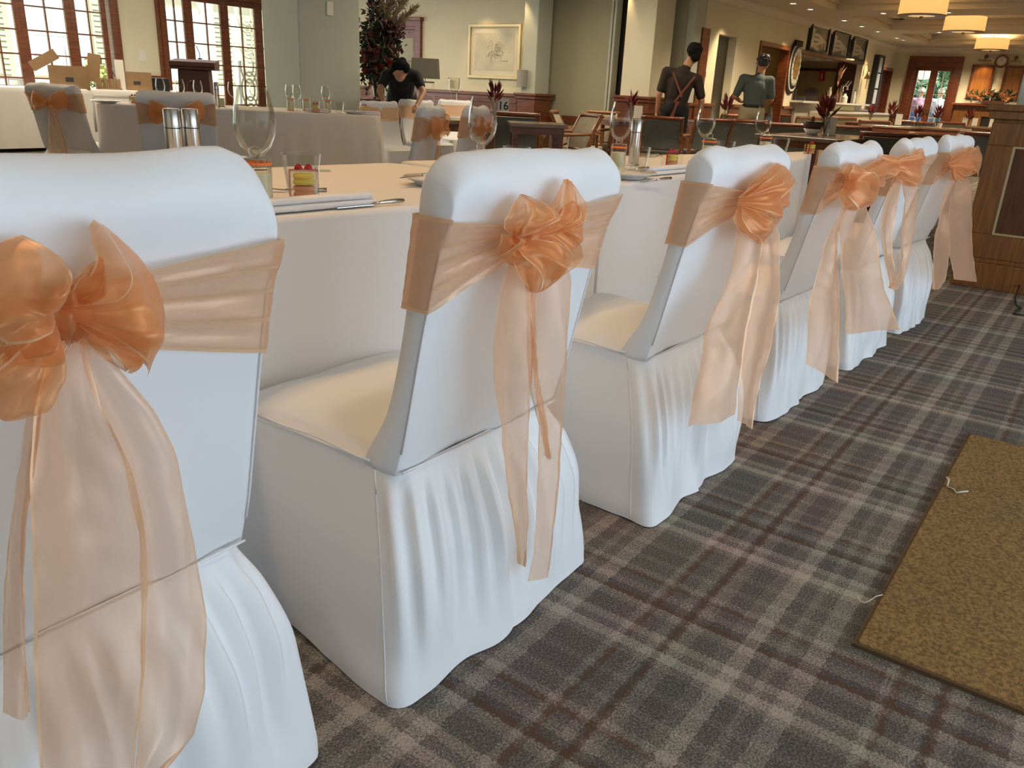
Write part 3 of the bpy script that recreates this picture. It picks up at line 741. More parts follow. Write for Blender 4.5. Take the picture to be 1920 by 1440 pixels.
TR = {
 1: dict(k=(126, 589), loops=[
   (z61, [(470,790),(690,640),(760,400),(770,150),(835,90)], [(540,860),(760,960),(950,1130),(1040,1310),(1190,1240)], (350, 20), .075),
   (z61, [(400,740),(520,520),(740,350)], [(500,780),(690,640),(765,420)], (10, -20), .02),
   (z61, [(560,850),(700,930),(850,940),(1190,960)], [(540,860),(700,1090),(830,1200),(1030,1310)], (60, 20), .05),
   (z61, [(420,820),(100,900),(-120,1000),(-260,880)], [(400,740),(355,560),(338,330),(245,215)], (-200, -60), .075),
   (z61, [(400,830),(200,900),(30,1010),(10,1090)], [(400,900),(340,1050),(280,1170),(140,1250)], (-60, 40), .045),
   (idt, [(105,600),(30,650),(-30,700),(-5,770)], [(118,640),(104,710),(78,765),(45,795)], (-5, 12), .03)],
  tails=[([(112,600),(62,760),(46,900),(50,1100),(57,1300),(60,1520)], [(150,600),(185,760),(240,880),(262,980),(272,1090),(262,1240),(245,1350),(225,1500)]),
         ([(140,600),(160,700),(230,860),(258,1000),(264,1150),(255,1330),(235,1480)], [(165,595),(215,680),(290,770),(330,850),(365,1010),(384,1150),(375,1290),(350,1370),(262,1450)]),
         ([(100,620),(60,780),(30,960),(10,1150),(0,1330)], [(130,640),(75,800),(50,980),(48,1160),(50,1330)])]),
 2: dict(k=(985, 450), loops=[
   (z2, [(480,740),(350,640),(345,540),(440,400),(560,280)], [(540,740),(640,600),(745,500),(700,380),(590,280)], (10, -10), .05),
   (z2, [(560,700),(740,560),(830,400),(920,230),(1000,115)], [(600,740),(800,640),(1000,520),(1090,340),(1080,140)], (10, -25), .04),
   (z2, [(700,620),(880,520),(1000,380),(1100,330)], [(760,640),(830,640),(930,820),(1020,930)], (120, 30), .045),
   (z2, [(440,760),(430,930),(560,1210),(700,1335)], [(580,740),(760,760),(830,890),(775,1340)], (0, 15), .06),
   (z2, [(600,740),(700,900),(790,1100),(820,1190)], [(700,620),(850,640),(960,800),(1010,930),(880,1190)], (30, 20), .04),
   (z2, [(440,720),(310,700),(265,850),(300,930)], [(500,760),(500,850),(460,950),(440,1050)], (-10, 10), .03)],
  tails=[([(955,490),(935,560),(925,640),(926,720),(935,800),(945,900),(958,990),(962,1052)], [(995,500),(999,600),(997,700),(992,800),(986,880),(980,950),(964,1054)]),
         ([(985,500),(1002,580),(1012,680),(1019,780),(1018,860),(1010,950),(1000,1030),(986,1090)], [(1040,460),(1076,520),(1078,600),(1068,720),(1060,810),(1045,920),(1031,1010),(1026,1058)]),
         ([(985,500),(990,620),(994,740),(1004,800),(1010,850)], [(1010,500),(1006,600),(1013,700),(1020,790),(1020,860)])]),
 3: dict(k=(1408, 378), loops=[
   (z3, [(740,580),(860,370),(1030,240),(1150,155)], [(780,600),(960,560),(1090,430),(1300,300)], (25, -20), .05),
   (z3, [(780,560),(900,400),(1030,330),(1090,440)], [(760,640),(880,780),(1000,770),(1090,690)], (30, 0), .07),
   (z3, [(900,560),(1050,480),(1240,330)], [(880,640),(1030,700),(1130,760)], (70, -20), .04),
   (z3, [(750,620),(650,790),(700,920),(940,1080)], [(790,640),(930,760),(1080,730),(1040,960)], (10, 10), .05)],
  tails=[([(1390,400),(1382,430),(1375,512),(1350,572),(1330,613),(1314,693),(1298,733),(1284,800)], [(1437,420),(1437,460),(1427,512),(1415,552),(1407,593),(1395,673),(1382,713),(1372,775)]),
         ([(1400,400),(1430,450),(1423,532),(1403,612),(1390,673),(1378,733),(1372,785)], [(1450,400),(1463,440),(1465,508),(1467,556),(1461,592),(1447,653),(1423,713),(1411,754),(1402,802)])]),
 4: dict(k=(1598, 348), loops=[
   (z4, [(330,620),(275,500),(310,430),(400,400)], [(380,620),(450,620),(520,540),(480,450)], (5, -20), .03),
   (z4, [(360,620),(420,500),(480,480),(560,600),(600,720)], [(340,680),(275,770),(320,900),(420,945)], (150, 30), .06),
   (z4, [(400,560),(500,470),(620,390),(700,350),(775,362)], [(420,640),(600,650),(720,590),(765,490)], (15, 0), .04)],
  tails=[([(1583,380),(1558,440),(1542,500),(1524,560),(1512,620),(1501,680)], [(1592,380),(1574,440),(1576,500),(1577,560),(1573,630),(1564,716)]),
         ([(1590,370),(1570,430),(1572,500),(1577,556),(1575,590),(1574,624)], [(1620,375),(1638,430),(1645,480),(1655,540),(1665,590),(1674,616)])]),
 5: dict(k=(1691, 315), loops=[
   (z4, [(890,430),(925,340),(1000,285),(1100,325)], [(900,470),(930,590),(1000,645),(1080,670)], (75, 0), .06),
   (z4, [(930,420),(1040,310),(1110,240),(1162,225)], [(950,450),(1100,470),(1180,400),(1192,320)], (10, -8), .03),
   (z4, [(890,430),(850,350),(800,310),(740,300)], [(890,470),(820,480),(760,560),(740,590)], (-25, 0), .03)],
  tails=[([(1682,335),(1663,362),(1652,392),(1647,423),(1655,500),(1660,540)], [(1691,338),(1686,367),(1679,400),(1674,433),(1670,475),(1668,538)]),
         ([(1690,335),(1693,373),(1692,407),(1691,440),(1689,480),(1680,510),(1662,536)], [(1712,340),(1720,360),(1718,390),(1710,440),(1700,490),(1682,530),(1666,545)])]),
 6: dict(k=(1792, 310), loops=[
   (z4, [(1510,400),(1560,290),(1640,230),(1725,215)], [(1520,450),(1560,540),(1640,525),(1700,500)], (5, 0), .06),
   (z4, [(1560,380),(1690,290),(1750,230),(1800,200)], [(1560,430),(1680,480),(1710,545),(1795,505)], (50, 0), .04),
   (z4, [(1510,430),(1470,500),(1480,580),(1560,602)], [(1540,440),(1600,500),(1690,505),(1650,585)], (5, 10), .035)],
  tails=[([(1785,325),(1770,357),(1763,382),(1757,415),(1747,440),(1742,480),(1740,520),(1742,542)], [(1792,325),(1781,370),(1776,412),(1777,440),(1777,477),(1770,505),(1762,525),(1748,541)]),
         ([(1790,325),(1785,370),(1781,420),(1779,470),(1779,500),(1784,523)], [(1812,330),(1824,350),(1825,400),(1824,450),(1824,495),(1827,528)])]),
}
LAB = {1: 'white covered chair nearest the camera with a large peach bow, cut by the left edge',
       2: 'white covered chair second in the row, bow with long pointed tails above its gathered skirt',
       3: 'third white covered chair in the row, ruffled peach bow and broad tails',
       4: 'fourth white covered chair in the row, wide see-through tail hanging almost to the carpet',
       5: 'fifth white covered chair, second from the far end of the row',
       6: 'white covered chair at the far end of the row, beside the wooden column base'}
for i in range(1, 7):
    (cx_, cy_), rz, hx, vb = CH[i]; vb = vb if vb < -.05 else -.09
    loc = (cx_, cy_, 0); T = TR[i]
    pk = PX2(loc, rz, -.15); kx = pk(*T['k']); KT = {1: .06, 2: .0, 3: .08, 4: .22, 5: .06, 6: .22}[i]; pt_ = PX2(loc, rz, -.14, KT) 
    loops = []
    for z_, a, b, bu, dp in T['loops']:
        pp = PX2(loc, rz, -.15-dp*.5)
        A = [pp(*z_(*q)) for q in a]; B = [pp(*z_(*q)) for q in b]
        o = pp(*z_(*a[-1])); q2 = z_(a[-1][0]+bu[0], a[-1][1]+bu[1]); o2 = pp(*q2)
        loops.append((A, B, (o2[0]-o[0], o2[1]-o[1]), dp))
    tails = [([pt_(*q) for q in a], [pt_(*q) for q in b]) for a, b in T['tails']]
    covered_chair(LAB[i], loc, rz, i*1.37, (kx[0], kx[1]), loops, tails, hx, vb, kt=KT, group='row of covered chairs along the long table', rise={1: .05, 2: .038, 3: .02}.get(i, .014))

# ================================================================== TABLES WITH CLOTHS
def tablecloth(label, poly, z, hemz, seed, group=None, flare=.06, fold=.018, n=160, name='tablecloth', overhang_first=True):
    """poly: convex footprint (x,y); top + hanging side with soft folds"""
    P = [V((x, y, 0)) for x, y in poly]; P2 = []
    m = len(P)
    for i in range(m):                                     # rounded corners
        a, b, c = P[i-1], P[i], P[(i+1) % m]; r = .05
        p, q = b+(a-b).normalized()*r, b+(c-b).normalized()*r
        for k in range(5): t = k/4; P2.append(p*(1-t)**2+b*2*t*(1-t)+q*t*t)
    P2.append(P2[0]); cen = sum(P, V())/m
    mb = MB(); L = [(0, 0), (.006, -.004), (.012, -.014)]+[(None, k/14) for k in range(1, 15)]
    def fn(a, b):
        p = pl(P2, a % 1.0); q = pl(P2, (a+.002) % 1.0); tg = (q-p); tg = tg.normalized() if tg.length > 1e-9 else V((1, 0, 0))
        nr = V((tg.y, -tg.x, 0)); nr = nr if nr.dot(p-cen) > 0 else -nr
        j = round(b*(len(L)-1)); o, h_ = L[j]
        if o is not None: pp = p+nr*o; zz_ = z+h_
        else:
            t = h_; zz_ = lerp(z-.014, hemz, t)
            s = (p-cen).length
            pp = p+nr*(.012+flare*t*.5+fold*t**.7*(nz(a*34+seed, t*.5, 0)+.5*sin(a*2*pi*38+seed))*1.0)
            near = min((p-c).length for c in P); pp += (p-cen).normalized()*flare*1.0*t*max(0, 1-near/.18)
        return (pp.x, pp.y, zz_+(.0015*nz(p.x*4, p.y*4, seed) if o is not None else 0))
    mb.grid(fn, n, len(L), cu=True)
    # top
    top = [pl(P2, k/n) for k in range(n)]
    rings = [1, .8, .6, .4, .2]; vs = []
    for r_ in rings:
        for p in top: q = cen.lerp(p, r_); vs.append((q.x, q.y, z+.0015*nz(q.x*4, q.y*4, seed)*(1 if r_ == 1 else 1)+(.0015*nz(q.x*9, q.y*9, 3) if r_ < 1 else 0)))
    fs = [(a*n+k, a*n+(k+1) % n, (a+1)*n+(k+1) % n, (a+1)*n+k) for a in range(4) for k in range(n)]; fs.append(tuple(4*n+k for k in range(n)))
    mb.add(vs, fs)
    o = mb.build(name, cloth, None, smooth='auto'); return tag(o, label, 'tablecloth', group)
TZ = .83
A0, A1 = at(520, 402, z=TZ), at(745, 385, z=TZ)
B0, B1, B2 = at(1165, 346, z=TZ), at(1310, 332, z=TZ), at(1505, 297, z=TZ)
F0, F1 = at(560, 309, z=TZ), at(835, 303, z=TZ); G0, G1 = at(1135, 293, z=TZ), at(1520, 284, z=TZ)
def ext(a, b, x): t = (x-a.x)/(b.x-a.x); return (x, a.y+(b.y-a.y)*t)
XM = 2.35
tablecloth('white cloth on the near long table behind the first two covered chairs', [(-.9, ext(A0, A1, -.3)[1]), ext(A0, A1, XM-.05), ext(F0, F1, XM-.05), (-.9, ext(F0, F1, .6)[1])], TZ, .03, 2.2, flare=.012, fold=.012)
tablecloth('white cloth on the far half of the long table, ending behind the fourth chair', [ext(B0, B1, XM+.03), (B2.x, B2.y), (G1.x, G1.y), ext(G0, G1, XM+.03)], TZ, .03, 5.1, flare=.012, fold=.012)

# ---- background white tables
ua, ub = at(180, 194, z=TZ), at(705, 217, z=TZ)
dv = (ub-ua).normalized(); nv = V((dv.y, -dv.x, 0)); nv = nv if nv.dot(ua) > 0 else -nv
tb_a, tb_b = ua, ub
tablecloth('white cloth on the round-ended banquet table behind the pepper mills', [(ub.x, ub.y), (ub.x+nv.x*1.0, ub.y+nv.y*1.0), (ua.x+nv.x*1.0, ua.y+nv.y*1.0), (ua.x, ua.y)], TZ, .03, 1.1, fold=.03)
la, lb_ = at(-150, 164, z=TZ), at(250, 176, z=TZ)
tablecloth('long white cloth on the serving table by the garden windows at left', [(4.1, 12.1), (8.1, 12.1), (8.1, 12.9), (4.1, 12.9)], TZ, .05, 3.1, fold=.01, flare=.01)

# ---- background covered chairs
gen_loops = [([( .0,.85),(.06,.90),(.13,.94),(.16,.95)], [(.0,.83),(.06,.80),(.13,.78),(.17,.80)], (.03, 0), .05),
             ([( .0,.83),(-.06,.80),(-.13,.77),(-.16,.78)], [(.0,.85),(-.06,.90),(-.12,.93),(-.15,.94)], (-.03, 0), .05)]
gen_tails = [([(-.02,.83),(-.07,.6),(-.10,.4),(-.11,.2)], [(.01,.83),(.01,.6),(.0,.4),(-.01,.17)]), ([(-.01,.83),(.03,.6),(.04,.4),(.05,.22)], [(.03,.83),(.10,.6),(.13,.4),(.14,.18)])]
def gen_chair(label, loc, rz, seed, kn=(0, .84), sc=1):
    t = covered_chair(label, (loc[0], loc[1], 0), rz, seed, kn, gen_loops if kn else (), gen_tails if kn else (), lo=True, group='covered chairs at the background tables'); t.scale = (sc, sc, sc); return t
def atc(px, py, z=1.0): p = at(px, py, z=z); return p.x, p.y
gen_chair('white covered chair with drooping orange bow, farthest left in the background', atc(112, 160, .965), R(-68), 11.3, sc=.98)
gen_chair('white covered chair with flat peach sash directly behind the steel mills', atc(330, 175, .975), R(-36), 12.1, sc=.99)
xE, yE = atc(786, 201, .965)
gen_chair('white covered chair with starry peach bow, left one of the pair behind the tumbler', (xE, yE), R(26), 13.7, sc=.98)
gen_chair('white covered chair with peach bow, right one of the pair behind the tumbler', (xE+.66, yE+.12), R(22), 14.2, sc=.98)
xC, yC = atc(718, 190, .915)
gen_chair('cream covered chair turned front-on at the right end of the white background table', (xC, yC), R(170), 15.2, sc=.92)
gen_chair('white covered chair half hidden between the front-on chair and the bow pair', atc(787, 189, .92), R(165), 16.4, sc=.93)
gen_chair('small white covered chair farthest back, showing above the right bow chair', atc(857, 189, .92), R(150), 17.4, sc=.93)

# ================================================================== TABLEWARE
def lathe_obj(name, prof, m, parent, n=24, smooth='auto', cap=False): return MB().lathe(prof, n, cap=cap).build(name, m, parent, smooth=smooth)
def wine_glass(label, x, y, z, s=1.0, group=None, foot=True):
    t = thing('wine_glass', label, 'glass', (x, y, z), 0, group)
    H = .215*s
    bowl = [(.004, .088), (.014, .094), (.028, .108), (.037, .130), (.0395, .152), (.037, .178), (.0315, .205), (.029, .215)]
    inner = [(.0282, .215), (.0307, .204), (.036, .178), (.0385, .152), (.036, .131), (.027, .110), (.013, .097), (.0, .094)]
    lathe_obj('bowl', [(r*s, h*s) for r, h in bowl+inner], glass, t)
    lathe_obj('stem', [(.004*s, .088*s), (.0036*s, .05*s), (.004*s, .012*s), (.010*s, .006*s)], glass, t, 12)
    lathe_obj('foot', [(.010*s, .006*s), (.034*s, .002*s), (.035*s, .0005), (.0, .0)], glass, t)
    return t
def tumbler(label, x, y, z, s=1.0, group=None):
    t = thing('tumbler', label, 'glass', (x, y, z), 0, group)
    lathe_obj('glass_body', [(0, 0), (.027*s, 0), (.028*s, .004), (.040*s, .085*s), (.0385*s, .085*s), (.0275*s, .018*s), (0, .016*s)], glass, t)
    MB().tube([(.0393*s*cos(2*pi*k/28), .0393*s*sin(2*pi*k/28), .085*s) for k in range(28)], .0011*s, 6, closed=True).build('rim', glass, t, smooth=True)
    return t
def candle(label, x, y, z, group=None, s=1.0):
    t = thing('candle_jar', label, 'candle', (x, y, z), 0, group)
    lathe_obj('jar', [(0, 0), (.027*s, 0), (.0275*s, .003), (.0275*s, .092*s), (.026*s, .092*s), (.026*s, .004), (0, .004)], glass, t)
    lathe_obj('wax', [(0, .005), (.0255*s, .005), (.0255*s, .066*s), (0, .067*s)], wax, t)
    MB().lathe([(.0282*s, .0805*s), (.0284*s, .082*s), (.0284*s, .084*s), (.0282*s, .0855*s)], 24, cap=False).build('ribbon_band', orange, t)
    MB().lathe([(.0282*s, .004*s), (.0284*s, .006*s), (.0282*s, .009*s)], 24, cap=False).build('ribbon_band', orange, t)
    MB().tube([(.0285*s*cos(a), .0285*s*sin(a), .074*s) for a in (3.6, 3.9, 4.2, 4.5, 4.8)], .0012, 4).build('printed_line', darkg, t)
    b = MB().sph((0, 0, .103*s), (.012*s, .012*s, .010*s), 10, 7); b.tube([(.0, 0, .10), (.02, .005, .112), (.028, .0, .102)], .0012, 4)
    b.build('lid_charm', glass, t, smooth=True)
    lathe_obj('glass_lid', [(0, .094*s), (.027*s, .092*s), (.027*s, .0935*s), (.006, .097*s)], glass, t)
    return t
boxm = glassmat('acetate_box', (.96, .97, .96), refl=1.2)
macy = mat('macaron_yellow', (.80, .66, .16), .75); macp = mat('macaron_pink', (.75, .38, .24), .75); macc = mat('macaron_cream', (.85, .75, .55), .7)
def macaron_box(label, x, y, z, rz=0, group=None, s=1.0):
    t = thing('macaron_box', label, 'gift box', (x, y, z), rz, group); a = .026*s
    MB().box(-a, -a, 0, a, a, 2.05*a).build('box', boxm, t, bevel=.001)
    ed = MB()
    for sx in (-1, 1):
        for sy in (-1, 1): ed.bar((sx*a, sy*a, 0), (sx*a, sy*a, 2.05*a), .0012, .0012)
        ed.bar((sx*a, -a, 2.05*a), (sx*a, a, 2.05*a), .0012, .0012); ed.bar((-a, sx*a, 2.05*a), (a, sx*a, 2.05*a), .0012, .0012)
    ed.box(-a, -a, 2.05*a, a*2.0, a*.6, 2.07*a)
    ed.build('box_edges', glass, t)
    for k, (mm, zz_) in enumerate(((macp, .004), (macy, .027))):
        z0 = zz_*s; r_ = .021*s
        q = MB().lathe([(0, z0), (r_*.9, z0), (r_, z0+.004*s), (r_*.96, z0+.007*s), (r_*.86, z0+.008*s), (r_*.86, z0+.012*s), (r_*.96, z0+.013*s), (r_, z0+.016*s), (r_*.9, z0+.020*s), (0, z0+.022*s)], 18)
        q.build('macaron', mm, t, smooth=True)
    rb = MB(); e = a+.0012
    rb.bar((-e, 0, 0), (-e, 0, 2.05*a+.001), .006, .0015, up=(1, 0, 0)); rb.bar((e, 0, 0), (e, 0, 2.05*a+.001), .006, .0015, up=(1, 0, 0)); rb.box(-e, -.003, 2.05*a+.001, e, .003, 2.05*a+.0025)
    rb.build('ribbon', red, t)
    bo = MB()
    for sg in (-1, 1): bo.grid(lambda u, v, sg=sg: (sg*.022*u, .004*sin(u*pi)*(1 if v > .5 else -1), 2.05*a+.004+.010*sin(u*pi)*v+.006*u*(v-.3)), 7, 4)
    bo.build('ribbon_bow', red, t, smooth=True)
    return t
def mill(label, x, y, z, group=None, h=.215):
    t = thing('pepper_mill', label, 'mill', (x, y, z), 0, group)
    lathe_obj('mill_body', [(0, 0), (.0235, 0), (.024, .003), (.024, h*.70)], steel, t, 28, cap=True)
    lathe_obj('black_ring', [(.0232, h*.70), (.0232, h*.715)], black, t, 28, cap=True)
    lathe_obj('mill_head', [(.024, h*.715), (.024, h-.004), (.022, h), (.012, h+.001), (0, h+.001)], steel, t, 28, cap=True)
    return t
def fork(name, label, x, y, z, rz, group=None, blade=False):
    t = thing(name, label, 'cutlery', (x, y, z), rz, group)
    if blade:
        MB().prism([(-.005, .0), (.006, .0), (.010, .012), (.009, .07), (.004, .105), (-.005, .11)], 0, .0015).build('blade', silver, t)
        MB().tube([(0, .0, .003), (0, -.03, .0045), (0, -.07, .005), (0, -.10, .0045)], [.003, .0045, .006, .005], 8).build('handle', silver, t, smooth=True)
    else:
        MB().tube([(0, -.11, .003), (0, -.06, .003), (0, .0, .004)], [.006, .004, .003], 8).build('handle', silver, t, smooth=True)
        q = MB(); q.grid(lambda u, v: (lerp(-.011, .011, u), .0+.03*v, .004-.002*sin(pi*u)+.002*v), 5, 4)
        for k in range(4): xx = lerp(-.0095, .0095, k/3); q.bar((xx, .028, .006), (xx, .07, .009), .0028, .0015)
        q.build('tines', silver, t)
    return t
def plate(label, x, y, z, r=.13, group=None):
    t = thing('dinner_plate', label, 'plate', (x, y, z), 0, group)
    lathe_obj('plate_rim', [(r*.62, .004), (r*.7, .010), (r*.98, .020), (r, .022), (r*.985, .024), (r*.7, .0145), (r*.6, .009)], porc, t, 40, smooth=True)
    lathe_obj('plate_well', [(0, 0), (r*.6, 0), (r*.62, .004), (r*.6, .009), (0, .008)], porc, t, 40)
    return t
def napkin(label, x, y, z, rz, group=None, l=.22, w_=.055):
    t = thing('folded_napkin', label, 'napkin', (x, y, z), rz, group)
    for k in range(2):
        q = MB()
        def fn(u, v, k=k):
            a = v*2*pi; hh = .0075; yy = w_/2*cos(a)*(1 if k == 0 else .82); 
            return (lerp(-l/2, l/2, u)-k*.006, yy+.004*k, hh*(1+2*k)+hh*.95*max(-1, min(1, 1.6*sin(a)))+.001*nz(u*5, v*3, k))
        q.grid(lambda u, v: fn(u, v), 14, 17)
        n_ = len(q.v); q.f.append(tuple(range(17))); q.m.append(0); q.f.append(tuple(range(n_-17, n_))); q.m.append(0)
        q.build('napkin_fold', napk, t, smooth=True)
    return t
T1 = TZ+.003
def tp(px, py, z=T1): p = at(px, py, z=z); return p.x, p.y, z
def on(px, py, z=T1): return tp(px, py, z)
g = 'wine glasses on the long table'
def glass_at(label, px, toppy, d, s=1.0, grp=g):
    p = at(px, toppy, d=d); return p
# foreground settings (base pixel positions on the table plane)
GL = [(483, 338, 1.0, 'large wine glass on the long table between the first chair and the mills'),
      (902, 322, .98, 'wine glass with orange ribbon loop seen behind the second covered chair'),
      (1157, 314, .98, 'wine glass in front of the blurred steel mills, right of the second chair'),
      (1312, 302, 1.0, 'wine glass standing just left of the third chair top'),
      (1422, 297, 1.0, 'wine glass rising behind the third covered chair')]
def pd(px, py, d): p = at(px, py, d=d); return p.x, p.y
for px, py, d, sc_, lab in ((483, 330, 1.90, 1.22, GL[0][3]), (902, 300, 2.6, 1.2, GL[1][3]), (1158, 300, 3.3, 1.2, GL[2][3]), (1316, 290, 3.95, 1.2, GL[3][3]), (1424, 280, 4.6, 1.2, GL[4][3])):
    x, y = pd(px, py, d); wine_glass(lab, x, y, T1, sc_, g)
x, y = pd(329, 290, 2.42); mill('left steel pepper mill just above the first chair', x, y, T1, 'steel mills on the long table', .185)
x, y = pd(363, 290, 2.46); mill('right steel mill of the pair just above the first chair', x, y, T1, 'steel mills on the long table', .185)
x, y = pd(1189, 290, 3.6); mill('blurred steel mill standing behind the third wine glass', x, y, T1, 'steel mills on the long table', .185)
g = 'candle jars on the long table'
for px, py, d, s, lab in ((482, 350, 1.82, 1.25, 'candle jar with orange ribbon below the large wine glass at left'), (900, 300, 2.5, 1.12, 'candle jar with orange ribbon showing over the second chair top'), (1157, 315, 3.15, 1.12, 'candle jar with two orange bands right of the second chair'), (1326, 300, 3.75, 1.2, 'candle jar with printed band left of the third chair'), (1432, 290, 4.4, 1.2, 'candle jar behind the third chair, farthest of the candle jars')):
    x, y = pd(px, py, d); candle(lab, x, y, T1, g, s)
g = 'tumblers on the long table'
for px, py, d, s, lab in ((567, 355, 2.08, 1.25, 'short clear tumbler behind the nearest macaron box'), (968, 300, 2.75, 1.2, 'short tumbler peeping over the second chair top'), (1196, 315, 3.2, 1.1, 'short thick-based tumbler right of the second chair'), (1357, 300, 3.85, 1.15, 'short tumbler just left of the third chair top'), (1461, 290, 4.45, 1.15, 'short tumbler beyond the third chair top, farthest of them')):
    x, y = pd(px, py, d); tumbler(lab, x, y, T1, s, g)
g = 'macaron gift boxes'
for px, py, lab, s, rz in ((571, 372, 'clear gift box of yellow and pink macarons nearest the camera', 1.3, R(-35)), (1258, 316, 'clear macaron box with red ribbon right of the second chair', 1.2, R(-15)), (1519, 289, 'clear macaron box with red ribbon beyond the third chair', 1.15, R(-5))):
    x, y, z = on(px, py); macaron_box(lab, x, y, z, rz, g, s)
x, y, z = on(560, 394); napkin('white folded napkin on the near table edge beside the first chair', x, y, z, R(-5), 'folded napkins', .42, .05)
x, y, z = on(1270, 325); napkin('white folded napkin on the table edge between second and third chairs', x-.05, y+.02, z, R(-4), 'folded napkins', .30, .05)
x, y, z = on(715, 384); fork('table_knife', 'steel knife handle sticking out of the near folded napkin', x-.03, y, z+.002, R(85), blade=True)
x, y, z = on(1212, 332); plate('white side plate on the table edge right of the second chair', x-.10, y+.04, z, .12); fork('butter_knife', 'knife lying across the side plate right of the second chair', x-.06, y+.02, z+.026, R(88), blade=True)
x, y, z = on(1240, 338); fork('table_knife', 'knife on the cloth by the table edge, below the second napkin', x-.03, y+.005, z, R(85), blade=True)
x, y, z = on(775, 350); plate('white side plate half hidden by the left of the second chair', x+.10, y, z, .10); fork('butter_knife', 'knife on the plate left of the second chair', x+.06, y+.02, z+.026, R(95), blade=True)
x, y, z = on(1318, 305); fork('table_fork', 'dessert fork on the cloth beside the third chair top', x-.05, y, z, R(80), blade=False)
x, y, z = on(1183, 312); fork('table_fork', 'fork lying behind the side plate right of the second chair', x-.03, y+.02, z, R(85), blade=False)
x, y, z = on(521, 362); fork('dessert_spoon', 'spoon bowl showing beside the first chair near the candle', x+.04, y+.02, z, R(60), blade=False)
x, y, z = on(1505, 298); napkin('pale place card packet lying beyond the third chair', x-.25, y, z, R(20), None, .10, .03)
x, y, z = on(1228, 296); tag(MB().grid(lambda u, v: (lerp(-.11, .11, u), lerp(-.06, .06, v), .004+.012*abs(nz(u*4, v*4, 2))+.01*sin(pi*u)*sin(pi*v)), 16, 12).build('cellophane_wrap', boxm, smooth=True, solid=.001, loc=(x, y+.05, z)), 'crumpled clear cellophane on the cloth behind the tumbler', 'wrap')
# glasses and candles of the white background table
ex = dv
def bgt(f, dd): q = tb_a.lerp(tb_b, f)+nv*dd; return q.x, q.y
g = 'glasses on the white background table'
for f, dd, lab in ((.20, .25, 'leftmost of three wine glasses above the flat-sash chair'), (.27, .25, 'middle one of three wine glasses above the flat-sash chair'), (.335, .25, 'rightmost of three wine glasses above the flat-sash chair'), (.46, .25, 'wine glass against the window, left of the large foreground glass'), (.50, .8, 'wine glass just behind the large foreground glass'), (.66, .45, 'left wine glass before the square column'), (.70, .22, 'second wine glass before the square column'), (.80, .4, 'right wine glass before the square column')):
    x, y = bgt(f, dd); wine_glass(lab, x, y, TZ+.003, 1.05, g)
g = 'candle jars on the white background table'
for f, dd, lab in ((.42, .2, 'candle jar at the window side of the background table'), (.68, .12, 'left candle jar before the square column'), (.73, .28, 'middle candle jar before the square column'), (.815, .15, 'right candle jar before the square column')):
    x, y = bgt(f, dd); candle(lab, x, y, TZ+.003, g, 1.25)
for f, dd, lab in ((.77, .15, 'tumbler left of the right background candle jar'), (.86, .15, 'tumbler right of the right background candle jar')):
    x, y = bgt(f, dd); tumbler(lab, x, y, TZ+.003, 1.1, 'tumblers on the white background table')
for f, dd, lab in ((.775, .06, 'macaron box with red ribbon before the square column'), (.95, .3, 'macaron box at the right end of the background table'), (.12, .1, 'red-ribboned box at the left end of the background table')):
    x, y = bgt(f, dd); macaron_box(lab, x, y, TZ+.003, R(-40), 'macaron boxes on the white background table', 1.3)
for f, dd, lab in ((.92, .18, 'white plate at the right end of the background table'), (.02, .12, 'white plate at the left end of the background table')):
    x, y = bgt(f, dd); plate(lab, x, y, TZ+.003, .13)
for f, dd, lab in ((.78, .10, 'folded napkin before the right background candle'), (.97, .12, 'folded napkin at the far right of the background table')):
    x, y = bgt(f, dd); napkin(lab, x, y, TZ+.003, R(-58), 'napkins on the background table', .2, .06)
x, y = bgt(.38, .5); mill('small steel mill on the background table by the wine glasses', x, y, TZ+.003)
# ================================================================== LEFT BACKGROUND: serving table, boxes, lectern
def carton(label, x, y, z, sx, sy, sz, rz, flaps=True, group=None):
    t = thing('cardboard_box', label, 'box', (x, y, z), rz, group); m = MB(); a, b = sx/2, sy/2; th = .006
    m.box(-a, -b, 0, a, b, th); m.box(-a, -b, 0, a, -b+th, sz); m.box(-a, b-th, 0, a, b, sz); m.box(-a, -b, 0, -a+th, b, sz); m.box(a-th, -b, 0, a, b, sz)
    m.build('carton_body', card, t)
    if flaps:
        MB().bar((-a, 0, sz), (-a-.07, 0, sz+.12), sy, .005, up=(0, 1, 0)).build('flap', card, t)
        MB().bar((a, 0, sz), (a+.16, 0, sz-.02), sy, .005, up=(0, 1, 0)).build('flap', card, t)
        MB().bar((0, b, sz), (0, b+.09, sz+.07), sx*.95, .005, up=(1, 0, 0)).build('flap', card, t)
    MB().box(-a-.001, -.03, sz*.35, -a, .03, sz*.6).box(-.05, -b-.001, sz*.3, .05, -b, sz*.5).build('printed_mark', darkg, t)
    return t
SY = 12.35
def sx_(px, Y=SY, py=150): return at(px, py, Y=Y).x
carton('open brown cardboard box with raised flaps on the serving table', sx_(130), SY, TZ, .50, .38, .30, R(-25))
carton('closed brown box at the right end of the serving table, under the wall plate', sx_(256), SY+.05, TZ, .42, .34, .26, R(-20), False)
t = thing('bottle_carrier', 'row of brown paper tubes in a low carrier on the serving table', 'carrier', (sx_(203), SY, TZ), R(-20))
q = MB().box(-.17, -.07, 0, .17, .07, .02).build('tray', card, t)
for k in range(4): MB().lathe([(.035, .02), (.036, .15), (.033, .15), (.032, .03)], 12).build('paper_tube', card, t, loc=(-.125+k*.083, 0, 0))
t = thing('menu_stand', 'pale upright card stand beside the brown tubes', 'card stand', (sx_(223), SY-.05, TZ), R(-35))
